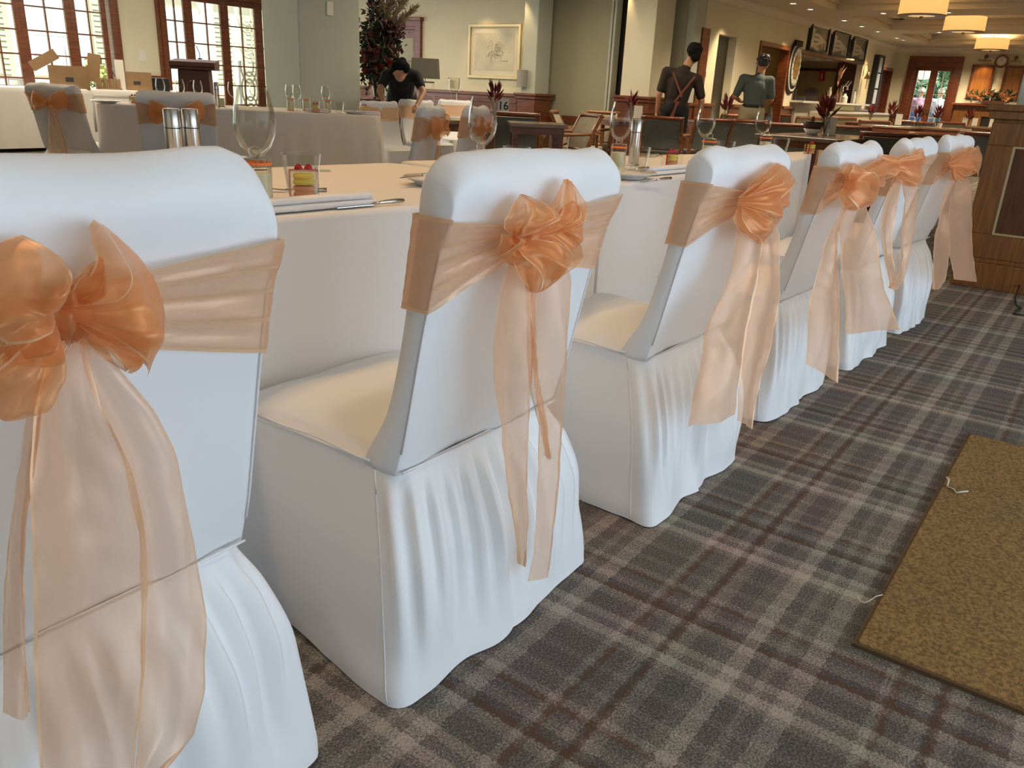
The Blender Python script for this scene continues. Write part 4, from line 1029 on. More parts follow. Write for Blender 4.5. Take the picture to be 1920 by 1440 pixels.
MB().box(-.06, -.006, 0, .06, .006, .42).build('card_panel', plast, t); MB().box(-.065, -.04, 0, .065, .04, .012).build('stand_base', plast, t)
MB().bar((-.07, -.03, .18), (-.11, -.03, .30), .03, .01).build('scoop', darkg, t)
tag(MB().box(-.2, -.25, 0, .2, .25, .30).build('equipment_case', black, bevel=.01, loc=(sx_(292), SY+.1, .72), rz=R(-20)), 'black equipment case beside the lectern', 'case')
# lectern
lp = at(368, 160, d=11.4)
t = thing('lectern', 'dark mahogany lectern with sloping top before the garden window', 'lectern', (lp.x, lp.y, 0), R(-42))
MB().prism([(-.24, 0), (.24, 0), (.20, 1.16), (-.20, 1.16)], -.18, .18, 'y').build('body', darkw, t, bevel=.01)
MB().box(-.30, -.24, 1.16, .30, .24, 1.20).build('cornice_board', darkw, t, bevel=.008)
MB().prism([(-.26, 1.20), (.26, 1.20), (.26, 1.30), (-.26, 1.26)], -.30, .30, 'x').build('reading_top', darkw, t, bevel=.006)
q = MB(); pts = [(.09*cos(pi*k/10), -.186, .93+.09*sin(pi*k/10)) for k in range(11)]; q.tube([(.09, -.186, .35)]+pts+[(-.09, -.186, .35)], .008); q.build('arched_moulding', wood, t)
mp_ = at(392, 110, d=11.3)
t = thing('gooseneck_microphone', 'thin gooseneck microphone on the lectern top', 'microphone', (lp.x+.08, lp.y-.02, 1.30), R(-42))
MB().lathe([(0, 0), (.03, 0), (.03, .015), (0, .02)], 12).build('mic_base', black, t)
MB().tube([(0, 0, .015), (0, 0, .08), (-.03, 0, .16), (-.09, 0, .22), (-.12, 0, .235)], .005).build('gooseneck', black, t, smooth=True)
MB().sph((-.13, 0, .238), (.02, .012, .012)).build('capsule', black, t)
tag(MB().box(-.06, -.008, -.09, .06, 0, .09).build('light_switch', plast, bevel=.004, loc=at(267, 104, Y=YW-.001)), 'pale switch plate on the wall between the garden windows', 'switch')
# white plastic stand between the tables
wp = at(213, 180, d=9.0)
t = thing('folding_chair', 'white plastic chair back seen between the flat-sash chair and the drooping-bow chair', 'chair', (wp.x, wp.y, 0), R(-50))
q = MB(); q.tube([(-.24, .02, .44), (-.235, 0, .80), (-.20, 0, .83), (.20, 0, .83), (.235, 0, .80), (.24, .02, .44)], .017, 8); q.build('back_frame', plast, t, smooth=True)
MB().box(-.22, .02, .42, .22, .42, .45).build('seat', plast, t, bevel=.01)
for sx in (-1, 1):
    for y0 in (.04, .40): MB().tube([(sx*.21, y0, .44), (sx*.24, y0+(.06 if y0 > .2 else -.06), 0)], .014, 8).build('leg', plast, t, smooth=True)

# ================================================================== OUTSIDE THE GARDEN WINDOWS
cream_w = mat('cream_render', (.86, .82, .62), .9); whitep = mat('white_trim_paint', (.9, .9, .88), .7)
struct(MB().box(-6, 14.2, -.12, 27, 40, -.02).build('floor_terrace', mat('terrace_paving', (.62, .58, .5), .9, noise_amt=.15)))
struct(MB().box(-6, 40, -.12, -5.9, 41, 5).build('wall_garden', whitep))
bld = thing('garden_building', 'sunlit cream building across the terrace outside the windows', 'building', (0, 21, 0))
MB().box(-4, 0, 0, 26, .3, 5.5).build('wall', cream_w, bld); MB().box(-4, -.6, 3.3, 26, 0, 3.5).build('eaves', whitep, bld)
for k in range(-1, 4):
    x = at(112, 80, Y=21).x+k*3.3
    wdw = MB().box(x-.75, -.06, .9, x+.75, 0, 2.7).build('window', whitep, bld)
    for a in (-1, 1):
        MB().box(x+a*.36-.30, -.075, 1.0, x+a*.36+.30, -.06, 2.6).build('pane', mat('far_glass', (.50, .58, .60), .35), wdw)
        sh = MB(); sh.box(x+a*1.12-.33, -.07, .9, x+a*1.12+.33, -.03, 2.7)
        for j in range(14): sh.box(x+a*1.12-.28, -.105, 1.0+j*.12, x+a*1.12+.28, -.09, 1.06+j*.12)
        sh.build('shutter', mat('shutter_paint', (.55, .58, .42), .8), wdw)
    MB().box(x-.02, -.085, 1.0, x+.02, -.07, 2.6).box(x-.66, -.085, 1.78, x+.66, -.07, 1.82).build('glazing_bar', whitep, wdw)
for px_, nm in ((30, 'thick cream veranda post outside the left garden window'), (390, 'white flared veranda post outside the second garden window')):
    x = at(px_, 80, Y=16.2).x
    t = thing('veranda_post', nm, 'post', (x, 16.2, -.02))
    MB().box(-.11, -.11, 0, .11, .11, 2.5).build('shaft', whitep if px_ > 100 else cream_w, t, bevel=.01); MB().lathe([(.13, 2.35), (.2, 2.5), (.32, 2.75), (.32, 2.85)], 4).build('capital', whitep, t)
struct(MB().box(-5, 15.9, 2.82, 14, 16.5, 3.1).build('trim_5', cream_w))
# ornamental lattice screen seen in the right leaf
xx = at(462, 60, Y=15.6).x
t = thing('lattice_screen', 'pale screen of interlaced oval rings outside the second garden window', 'screen', (xx, 15.6, -.02))
q = MB()
for sx in (-1, 1): q.box(sx*.24-.02, -.02, 0, sx*.24+.02, .02, 2.8)
q.build('screen_frame', whitep, t)
for k in range(5):
    for rr in (1, .62): MB().tube([(.2*rr*cos(2*pi*j/20), 0, .35+k*.5+.36*rr*sin(2*pi*j/20)) for j in range(20)], .02, 6, closed=True).build('oval_ring', mat('screen_paint', (.6, .56, .42), .8), t, smooth=True)
def leafball(name, label, cat, loc, r, n, m1, seed, stem=True, h=.5, ls=.09, group=None, m2=None):
    random.seed(seed); t = thing(name, label, cat, loc, 0, group); q = MB()
    for k in range(n):
        d = V((random.gauss(0, 1), random.gauss(0, 1), random.gauss(0, 1))).normalized()*random.random()**.4
        c = V((d.x*r[0], d.y*r[1], h+d.z*r[2])); u = V((random.gauss(0, 1), random.gauss(0, 1), random.gauss(0, 1))).normalized(); v = u.cross(V((random.gauss(0, 1), random.gauss(0, 1), random.gauss(0, 1)))).normalized(); l = ls*(.6+random.random()*.8)
        q.add([c-u*l, c-v*l*.35, c+u*l, c+v*l*.35], [(0, 1, 2, 3)], random.choice((0, 1)) if m2 else 0)
    f = q.build('foliage', [m1, m2] if m2 else m1, t, fix=False); f['kind'] = 'stuff'
    if stem: MB().tube([(0, 0, 0), (0, 0, h)], [.04, .02]).build('trunk', mat('bark', (.12, .08, .05), .9), t)
    return t
grn = mat('shrub_leaf', (.16, .26, .06), .6); grn2 = mat('shrub_leaf_light', (.55, .5, .12), .6)
leafball('garden_shrub', 'yellow-green shrub outside the third leaf of the garden window', 'shrub', (at(180, 120, Y=17.5).x, 17.5, 0), (.5, .5, .7), 400, grn, 3, h=.7, m2=grn2)
leafball('garden_hedge', 'low green hedge outside the left garden window', 'hedge', (at(15, 150, Y=17.2).x, 17.2, 0), (1.2, .4, .28), 500, grn, 4, h=.35, stem=False)
leafball('garden_shrub', 'small green shrub outside the middle leaf of the garden window', 'shrub', (at(90, 150, Y=17.6).x, 17.6, 0), (.7, .4, .3), 300, grn, 5, h=.4)
for k, (px_, yy_) in enumerate(((22, 15.4), (51, 15.0), (68, 16.9))):
    x = at(px_, 140, Y=yy_).x
    t = thing('terrace_chair', 'white metal terrace chair outside the left garden window, %s of three' % ('leftmost', 'middle one', 'rightmost')[k], 'chair', (x, yy_, -.02), R(20*k))
    q = MB(); q.tube([(-.2, .2, .9), (.2, .2, .9)], .012); q.tube([(-.2, .2, .8), (.2, .2, .8)], .012); q.tube([(-.2, .2, .7), (.2, .2, .7)], .012); q.build('back_rails', whitep, t)
    MB().box(-.21, -.2, .44, .21, .2, .46).build('seat', whitep, t)
    for sx in (-1, 1): MB().tube([(sx*.2, .2, .92), (sx*.2, .22, 0)], .012).build('leg', whitep, t); MB().tube([(sx*.2, -.2, .45), (sx*.2, -.22, 0)], .012).build('leg', whitep, t)

# ================================================================== PICTURE WALL GROUP
pa, pb_ = at(880, 95, X=PX), at(978, 95, X=PX); zt_, zb_ = at(928, 45, X=PX).z, at(928, 148, X=PX).z
t = thing('framed_picture', 'large gold-framed map print on the cream wall', 'picture', (PX, (pa.y+pb_.y)/2, (zt_+zb_)/2)); wv, hv = (pa.y-pb_.y)/2, (zt_-zb_)/2
q = MB()
for a, b, c, d in ((-wv, wv, hv-.05, hv), (-wv, wv, -hv, -hv+.05), (-wv, -wv+.05, -hv, hv), (wv-.05, wv, -hv, hv)): q.box(-.045, a, c, -.002, b, d)
q.build('frame', gold, t, bevel=.006)
MB().box(-.018, -wv+.05, -hv+.05, -.004, wv-.05, hv-.05).build('mount', mat('mount_board', (.72, .68, .52), .7), t)
MB().box(-.022, -wv+.14, -hv+.14, -.018, wv-.14, hv-.14).build('print', mat('aged_paper', (.62, .57, .40), .35, noise_amt=.15, noise_scale=5), t)
q = MB(); random.seed(4)
for k in range(16):
    c0 = (random.uniform(-.12, .12), random.uniform(-.12, .2)); rr = random.uniform(.02, .09)
    q.tube([(-.024, c0[0]+rr*cos(a*.5)*(1+.9*nz(a*.7, k, 0)), c0[1]+rr*1.1*sin(a*.5)*(1+.9*nz(a*.7, k, 5))) for a in range(random.randint(5, 12))], .0015, 4)
for k in range(6): q.box(-.0235, -.12, .0+k*.022, -.0225, -.03, .006+k*.022)
q.box(-.0235, -.30, -.15, -.0225, -.18, -.14)
q.build('map_lines', mat('faded_ink', (.28, .25, .17), .7), t)
# table lamp with grey shade on a side table, glass lamp beside it
def table_base(x, y, rz, h, lab):
    t = thing('side_table', lab, 'table', (x, y, 0), rz)
    MB().box(-.6, -.22, h-.04, .6, .22, h).build('top', darkw, t, bevel=.005)
    for sx in (-1, 1):
        for sy in (-1, 1): MB().box(sx*.56-.025, sy*.18-.025, 0, sx*.56+.025, sy*.18+.025, h-.04).build('leg', darkw, t)
L1 = at(797, 180, d=12.2)
table_base(L1.x+.05, L1.y-.25, R(-90), .78, 'dark console table under the lamps by the cream wall')
t = thing('table_lamp', 'table lamp with rectangular grey shade and clear glass base', 'lamp', (L1.x, L1.y, .78), R(-55))
MB().prism([(-.21, .42), (.21, .42), (.19, .70), (-.19, .70)], -.11, .11, 'y').build('lamp_shade', mat('grey_shade', (.16, .155, .12), .85), t)
q = MB()
for sx in (-.12, .12): q.tube([(sx, 0, .03), (sx, 0, .36)], .012, 8)
q.build('glass_uprights', glass, t, smooth=True); MB().box(-.16, -.06, 0, .16, .06, .03).box(-.14, -.02, .36, .14, .02, .38).tube([(0, 0, .38), (0, 0, .44)], .01).build('metal_fittings', steel, t)
t = thing('glass_vase', 'tall clear glass vases with pale filling beside the grey lamp', 'vase', (L1.x+.18, L1.y-.42, .78), 0)
lathe_obj('vase_body', [(0, 0), (.05, .005), (.045, .24), (.09, .27), (.10, .45), (.095, .45), (.085, .28)], glass, t)
lathe_obj('filling', [(0, .30), (.08, .30), (.085, .42), (0, .43)], wax, t)
sc = at(979, 145, X=11.3)
t = thing('wall_light', 'small grey shade light fixed beside the framed map', 'lamp', (11.3, sc.y, sc.z-.15), 0)
MB().lathe([(.085, 0), (.085, .26)], 20, cap=False).build('lamp_shade', mat('grey_shade2', (.35, .35, .30), .8), t, solid=.003); MB().bar((0, 0, .13), (.06, 0, .13), .02, .02).build('bracket', brass, t)
# flower arrangement on a dark plinth right of the square column
fp = at(709, 200, d=11.0)
t = thing('pedestal', 'tall dark plinth beside the square column', 'plinth', (fp.x, fp.y, 0), R(-50))
MB().box(-.19, -.19, 0, .19, .19, .86).build('shaft', darkw, t, bevel=.01); MB().box(-.22, -.22, .86, .22, .22, .90).build('cap', darkw, t, bevel=.006)
t = thing('flower_arrangement', 'tall arrangement of burgundy blooms, orange flowers and pampas plumes beside the square column', 'flowers', (fp.x, fp.y, .90), 0)
lathe_obj('glass_vase', [(0, 0), (.07, 0), (.065, .05), (.09, .28), (.088, .28), (.06, .05), (0, .01)], glass, t)
random.seed(21)
rv = (M3 @ V((1, 0, 0))); rv = V((rv.x, rv.y, 0)).normalized(); fvw = V((-rv.y, rv.x, 0))
q = MB()
for k in range(24): a = random.random()*6.3; q.tube([(0.03*cos(a), .03*sin(a), .03), (.16*cos(a), .16*sin(a), .55)], .005, 4)
q.build('stems', leafg, t)['kind'] = 'stuff'
def leaf(mb, c, d, l, wd, mi=0):
    d = V(d).normalized(); s_ = d.cross(V((random.gauss(0, 1), random.gauss(0, 1), random.gauss(0, 1)))).normalized(); c = V(c); n_ = d.cross(s_)*l*.08
    mb.add([c, c+d*l*.35+s_*wd+n_, c+d*l, c+d*l*.35-s_*wd+n_, c+d*l*.5-n_], [(0, 1, 4), (0, 4, 3), (1, 2, 4), (4, 2, 3)], mi)
q = MB()
for k in range(1100):
    c = V((max(-.26, min(.30, random.gauss(0, .135))), random.gauss(0, .12), random.gauss(.60, .22))); leaf(q, c, (random.gauss(0, 1), random.gauss(0, 1), random.gauss(.3, 1)), .10, .028, random.choice((0, 0, 1)))
q.build('leaves', [leafg, leafr], t, fix=False)['kind'] = 'stuff'
fl = [((.16, -.05, .46), mat('bloom_orange', (.55, .09, .03), .6), .075), ((.02, -.12, .40), mat('bloom_red', (.34, .015, .012), .6), .09), ((-.12, -.1, .50), mat('bloom_orange', (.5, .1, .03), .6), .07), ((.20, 0, .62), mat('bloom_rust', (.42, .10, .05), .6), .07), ((-.10, -.12, .76), mat('bloom_yellow', (.45, .32, .06), .6), .06), ((.04, -.1, .62), mat('bloom_red', (.34, .015, .012), .6), .07), ((-.14, -.08, .34), mat('bloom_orange', (.5, .1, .03), .6), .06), ((.12, -.08, .30), mat('bloom_red', (.34, .015, .012), .6), .06)]
for (a, b, c), m_, r_ in fl:
    p = rv*a+fvw*b; q = MB()
    for ring in range(4):
        n_ = 6+ring*2
        for k in range(n_):
            th = 2*pi*k/n_+ring; e = .3+ring*.35; d = rv*cos(th)*e + V((0, 0, 1))*sin(th)*e - fvw*(1.2-ring*.3); leaf(q, (p.x, p.y, c), d, r_, r_*.35)
    q.build('bloom', m_, t, fix=False)
q = MB()
for k in range(260): a = random.gauss(.17, .09); leaf(q, rv*a+V((0, 0, random.gauss(.84, .06)))+fvw*random.gauss(0, .07), (random.gauss(0, 1), random.gauss(0, 1), random.gauss(0, 1)), .06, .03)
q.build('hydrangea_head', mat('dark_bloom', (.075, .012, .02), .7), t, fix=False)['kind'] = 'stuff'
pam = mat('pampas', (.42, .34, .20), .9)
for j, (tx, tz) in enumerate(((.05, 1.65), (.34, 1.55), (.50, 1.16), (.20, 1.45), (.42, 1.34))):
    q = MB(); base = V((0, 0, .7)); tip = rv*tx+V((0, 0, tz)); q.tube([base, tip], .004, 4)
    for k in range(150):
        f = .35+.65*random.random(); c = base.lerp(tip, f); d = (tip-base).normalized()+V((random.gauss(0, .55), random.gauss(0, .55), random.gauss(0, .4)-.1)); leaf(q, c, d, .15*(1.2-f*.6), .006)
    q.build('pampas_plume', pam, t, fix=False)
for j, (tx, tz) in enumerate(((-.10, 1.7), (-.02, 1.6))):
    q = MB(); base = V((0, 0, .6)); tip = rv*tx+V((0, 0, tz)); q.tube([base, tip], .006, 4)
    for k in range(34): f = k/34; c = base.lerp(tip, f); sd = 1 if k % 2 else -1; leaf(q, c, rv*sd+V((0, 0, .7))+fvw*random.gauss(0, .3), .14, .032)
    q.build('foliage_branch', mat('dark_branch', (.03, .012, .03), .5), t, fix=False)

# ================================================================== RESTAURANT FURNITURE
def arm_chair(label, loc, rz, fab=None, group='wooden armchairs in the restaurant'):
    fab = fab or green_fab
    t = thing('armchair', label, 'chair', (loc[0], loc[1], 0), rz, group)
    MB().box(-.25, -.20, .43, .25, .27, .50).build('seat', fab, t, bevel=.02)
    MB().box(-.265, -.22, .38, .265, .285, .435).build('seat_frame', woodlt, t, bevel=.006)
    def bp(z): return -.22-.16*ss((z-.45)/.5)*((z-.4)/.55)
    q = MB(); zs = [.50, .60, .70, .80, .87]
    q.grid(lambda u, v: (lerp(-.225, .225, u), bp(lerp(.52, .885, v))+.018-.02*(1-(2*u-1)**2), lerp(.52, .885, v)), 9, 7); q.grid(lambda u, v: (lerp(-.225, .225, u), bp(lerp(.52, .885, v))-.018-.02*(1-(2*u-1)**2), lerp(.52, .885, v)), 9, 7)
    q.build('backrest', fab, t, smooth=True)
    q = MB(); q.tube([(lerp(-.265, .265, k/8), bp(.91)-.02*(1-(2*k/8-1)**2)-.01, .915) for k in range(9)], .026, 8); q.build('top_rail', wood if fab is green_fab else woodlt, t, smooth=True)
    MB().tube([(lerp(-.25, .25, k/6), bp(.53)-.01, .515) for k in range(7)], .015, 6).build('lower_rail', woodlt, t)
    for s_ in (-1, 1):
        q = MB(); pts = [(s_*.25, -.27, 0), (s_*.25, -.235, .30)]+[(s_*.25, bp(z), z) for z in (.45, .6, .75, .9)]
        for a, b in zip(pts, pts[1:]): q.bar(a, b, .034, .045, up=(0, 1, 0))
        q.build('rear_leg', woodlt, t)
        MB().bar((s_*.245, .25, 0), (s_*.245, .245, .66), .036, .036).build('front_leg', woodlt, t)
        MB().tube([(s_*.25, bp(.70), .70), (s_*.275, -.05, .695), (s_*.285, .12, .69), (s_*.27, .27, .66)], [.016, .02, .023, .02], 8).build('armrest', woodlt, t, smooth=True)
    for c in [o for o in COL.objects if o.parent == t]: c.scale = (.98, .98, .945)
    return t
def facing(px, py, z, extra=0):
    p = at(px, py, z=z); a = math.atan2(p.y, p.x)          # chair seen squarely from behind
    return (p.x, p.y), a-pi/2+extra
def backat(px, py, extra, z=.885):
    p = at(px, py, z=z); rz = math.atan2(p.y, p.x)-pi/2+extra
    o = V((-sin(rz), cos(rz), 0))*.34                      # from the back rail to the seat centre
    return (p.x+o.x, p.y+o.y), rz
first_ = {}
def AC(label, px, py, extra, fab='g', z=.885):
    (x, y), rz = backat(px, py, R(extra), z)
    f = green_fab if fab == 'g' else tan_fab
    if fab not in first_: first_[fab] = arm_chair(label, (x, y), rz, f); remember(first_[fab]); return
    dup(first_[fab], (x, y, 0), rz, label)
AC('grey-backed wooden armchair just right of the orange-ribboned wine glass', 967, 211, -6)
AC('grey-backed wooden armchair right of the blurred steel mill', 1243, 218, -5)
AC('tan-backed armchair turned left, showing its curved arm, in front of the partition', 1106, 213, 118, 't')
AC('armchair seen side-on facing right, in front of the partition', 1042, 207, -100, 't')
AC('grey-backed armchair partly behind the fourth wine glass', 1340, 222, 20)
AC('armchair with grey back between the fourth and fifth wine glasses', 1402, 224, -8)
AC('grey-backed armchair with reddish rail right of the fifth wine glass', 1478, 231, -4)
AC('grey-backed armchair behind the pale flower bowl', 1594, 235, -3)
AC('tan-backed armchair deep in the restaurant, left of the leaf vase', 1520, 219, 8, 't')
AC('dark armchair deep in the restaurant near the passage', 1460, 214, -12)
AC('tan-backed armchair below the bar counter', 1582, 219, 12, 't')
AC('grey armchair left of the restaurant aisle behind the second vase', 1640, 226, 0)
AC('grey armchair near the far french door, left one', 1702, 226, -4)
AC('dark armchair near the far french door, middle one', 1737, 229, 6)
AC('dark armchair near the fireplace, right of the white pot', 1785, 229, -6)
AC('tan armchair between the partition and the panelled column post', 1128, 208, 150, 't')
AC('dark-railed armchair directly behind the fifth covered chair', 1668, 246, 0, z=.90)
AC('tan-backed armchair with rounded rail end behind the gap between fifth and sixth covered chairs', 1756, 247, -4, 't', z=.90)
AC('dark-railed armchair just left of the panelled column base', 1846, 246, 8, z=.90)
AC('grey armchair behind the standing man in dark shirt', 1232, 211, 10)
AC('armchair behind the grey-shirted man', 1380, 214, 20, 't')
def rtable(label, px, py, w_, d_, rz, z=.82, group='wooden restaurant tables'):
    p = at(px, py, z=z)
    dd = V((p.x, p.y, 0)).normalized()*d_*.45; p = V((p.x+dd.x, p.y+dd.y, 0))
    t = thing('restaurant_table', label, 'table', (p.x, p.y, 0), rz, group)
    MB().box(-w_/2, -d_/2, z-.035, w_/2, d_/2, z).build('tabletop', mat('table_top', (.30, .20, .13), .18, noise_scale=5, col2=(.24, .15, .09), coat=.6), t, bevel=.006)
    MB().box(-w_/2+.03, -d_/2+.03, z-.10, w_/2-.03, d_/2-.03, z-.035).build('apron', wood, t)
    for sx in (-1, 1):
        for sy in (-1, 1): MB().box(sx*(w_/2-.06)-.025, sy*(d_/2-.06)-.025, 0, sx*(w_/2-.06)+.025, sy*(d_/2-.06)+.025, z-.10).build('leg', wood, t)
    return p
def lily_vase(label, x, y, z, s=1.0, seed=0, group='leafy vases on the restaurant tables'):
    random.seed(seed+50); t = thing('flower_vase', label, 'vase', (x, y, z), 0, group)
    lathe_obj('glass_vase', [(0, 0), (.032*s, 0), (.036*s, .05*s), (.024*s, .11*s), (.028*s, .14*s), (.026*s, .14*s), (.022*s, .11*s)], glass, t, 16)
    q = MB()
    for k in range(7): a = random.random()*6.3; q.tube([(0, 0, .01), (.05*s*cos(a), .05*s*sin(a), .18*s)], .0025, 4)
    q.build('stems', leafg, t)['kind'] = 'stuff'
    q = MB()
    for k in range(26):
        a = random.random()*6.3; e = random.random()*1.3-.3; leaf(q, (.02*cos(a), .02*sin(a), (.13+.08*e)*s), (cos(a)*.8, sin(a)*.8, 1.0+e), .11*s, .014*s, random.choice((0, 0, 1)))
    q.build('petals', [mat('alstroemeria', (.22, .03, .025), .6), leafr], t, fix=False)
    return t
def sign(label, x, y, z, rz, text=None, s=1.0, group='number cards on the restaurant tables'):
    t = thing('table_number', label, 'sign', (x, y, z), rz, group)
    MB().box(-.05*s, -.003, .012, .05*s, .003, .15*s).build('card_panel', plast, t); MB().box(-.055*s, -.03, 0, .055*s, .03, .012).build('stand_foot', silver, t)
    if text:
        c = bpy.data.curves.new('digits', 'FONT'); c.body = text; c.size = .10*s; c.align_x = 'CENTER'; c.align_y = 'CENTER'; c.extrude = .0006; c.offset = .002
        o = bpy.data.objects.new('digits', c); COL.objects.link(o); o.data.materials.append(black)
        bpy.context.view_layer.update(); dg = bpy.context.evaluated_depsgraph_get(); me = bpy.data.meshes.new_from_object(o.evaluated_get(dg)); bpy.data.objects.remove(o)
        o2 = bpy.data.objects.new('digits', me); COL.objects.link(o2); o2.parent = t; o2.location = (0, -.0045, .082*s); o2.rotation_euler = (R(90), 0, 0)
    return t
RT = [('table below the framed map with the leaf vase and number card', 940, 218, .8, .8, R(-55)), ('table beside the chair facing right, before the partition', 1006, 232, .55, .55, R(-50)), ('table before the panelled column with red leaves', 1190, 224, .8, .8, R(-45)),
      ('long restaurant table with the tall leaf vase and pale bowl', 1545, 257, 1.5, .8, R(-4)), ('table in front of the grey-shirted man', 1362, 229, .8, .8, R(-20)), ('table deep in the restaurant by the passage', 1632, 229, .9, .8, R(0)), ('table near the far door with the small vase', 1675, 236, 1.0, .8, R(-3)),
      ('table near the fireplace with white pot', 1765, 240, 1.0, .8, R(-2)), ('table by the panelled column with number cards', 1840, 238, 1.1, .8, R(0)), ('small table behind the pair of bow chairs', 862, 226, .7, .7, R(-50))]
RP = [rtable('wooden '+l, px, py, a, b, rz) for l, px, py, a, b, rz in RT]
def ontab(k, px):
    c = RP[k]; r_ = M3 @ _ray(px, 215); r_.z = 0; r_ = r_.normalized(); dd_ = V((c.x, c.y, 0)); q_ = r_*dd_.length; return q_.x, q_.y
lily_vase('vase of red leaves below the framed map, behind a wine glass', *ontab(0, 927), .82, 1.3, 1)
x, y = ontab(0, 943); sign('white table card reading 16 below the framed map', x, y, .82, R(-55), '16', 1.25)
lily_vase('vase of rusty leaves before the panelled column', *ontab(2, 1183), .82, 1.2, 2)
x, y = ontab(2, 1196); sign('white table card before the panelled column', x, y, .82, R(-70), None, 1.1)
lily_vase('vase of red flowers in front of the grey-shirted man', *ontab(4, 1361), .82, 1.3, 3)
x, y = ontab(3, 1551); lily_vase('tall clear vase of burgundy lilies, nearest on the restaurant tables', x, y, .82, 1.45, 4)
x, y = ontab(3, 1528)
t = thing('condiment_bowl', 'dark bowl stacked in a white bowl beside the burgundy lily vase', 'bowl', (x, y, .82))
lathe_obj('white_bowl', [(0, 0), (.05, 0), (.09, .06), (.085, .06), (.045, .01)], porc, t, smooth=True); lathe_obj('dark_bowl', [(0, .04), (.07, .05), (.11, .13), (.10, .13), (.06, .06)], mat('brown_glaze', (.06, .03, .02), .4), t, smooth=True)
MB().sph((-.05, 0, .15), (.025, .025, .035)).build('wooden_spoon', woodlt, t)
x, y = ontab(3, 1574); x += .1; y += .1; sign('blue-grey table card right of the burgundy lilies', x, y, .82, R(-60), None, 1.2)
lily_vase('vase of burgundy leaves left of the far french door', *ontab(6, 1672), .82, 1.35, 5)
x, y = ontab(6, 1687); sign('white table card right of the vase by the far door', x, y, .82, R(-40), None, 1.3)
x, y = ontab(7, 1760); lily_vase('dark leafy plant in white pot before the far french door', x, y, .82, 1.3, 6); lathe_obj('x', [(0, 0), (.05, 0), (.06, .07), (0, .07)], porc, None)
o = bpy.data.objects['x']; o.name = 'white_pot'; o.location = (x+.1, y-.02, .82); tag(o, 'small white china pot beside the dark leafy plant', 'pot')
x, y = ontab(8, 1819); lily_vase('vase of orange flowers between two white cards near the column base', x, y, .82, 1.2, 7)
for k, (px_, nm) in enumerate(((1812, 'left'), (1831, 'right'), (1864, 'farther'))):
    x, y = ontab(8, px_); sign('%s white card near the wooden column base' % nm, x, y, .82, R(-60), None, 1.1)
lily_vase('small vase of red flowers below the bell', *ontab(5, 1633), .82, 1.2, 8)
lily_vase('small vase in front of the left leaf of the far door', *ontab(7, 1722), .82, 1.2, 9)
# ================================================================== BAR WALL
tanw = mat('bar_tan_wall', (.50, .38, .18), .7)
struct(MB().box(12.4, 8.6, 0, 25.6, 8.7, CZ).build('wall_back_bar', tanw)); struct(MB().box(17.0, 5.94, 0, 17.1, 8.6, CZ).build('wall_side_bar', tanw)); YS = yp(1568, 22.5, 150)
struct(MB().box(22.5, YS, 0, 22.6, 8.6, CZ).build('wall_end_bar', tanw)); struct(MB().box(22.4, 5.94, 0, 22.6, YS, CZ).build('wall_end_bar.001', darkw))
struct(MB().box(22.42, YS, 1.90, 22.5, 8.6, 1.97).build('trim_6', darkw))
struct(MB().box(25.5, 5.94, 0, 25.6, 8.6, CZ).build('wall_side_bar.002', darkw))
struct(MB().box(14.3, 5.94, 0, 14.4, 8.6, CZ).build('wall_side_bar.003', paint))
struct(MB().box(17.1, 5.94, 2.12, 22.5, 8.6, 2.2).build('ceiling_bar', ceilm))
def frame_door(n, x0, x1, zt, leafm):
    q = MB(); q.box(x0-.03, BY-.03, 0, x0+.05, BY+.16, zt); q.box(x1-.05, BY-.03, 0, x1+.03, BY+.16, zt); q.box(x0-.03, BY-.03, zt-.05, x1+.03, BY+.16, zt+.03)
    r_ = struct(q.build(n, wood, bevel=.005))
    if leafm:
        l = MB().box(x0+.05, BY+.10, .01, x1-.05, BY+.14, zt-.05).build('door_leaf', leafm, r_); MB().box(x0+.10, BY+.06, 1.0, x0+.13, BY+.10, 1.15).build('door_handle', steel, l)
    return r_
frame_door('door_3', 15.2, 16.75, 2.1, None); frame_door('door_4', 23.85, 25.2, 2.08, darkw)
struct(MB().box(15.6, 6.9, 0, 17.0, 6.95, 2.6).build('wall_side_bar.004', darkw))
tl = at(1438, 120, Y=8.3)
t = thing('back_shelf', 'lit shelf with bottles seen through the doorway behind the grey-shirted man', 'shelf', (tl.x, 8.5, 0))
MB().box(-.6, -.2, 1.2, .6, 0, 1.24).build('shelf_board', wood, t); MB().box(-.6, -.2, 1.55, .6, 0, 1.59).build('shelf_board', wood, t)
area('shelf_light', (15.3, 7.6, 2.4), (.8, .5), (0, 0, 0), 14, (1, .6, .25))
MB().box(-.8, -.02, .9, .8, 0, 2.1).build('back_panel', mat('amber_panel', (.5, .25, .06), .5), t)
frd = MB(); jx = 12.62; frd.box(jx, BY-.05, 0, jx+.28, BY, 2.14); struct(frd.build('trim_7', wood, bevel=.005))
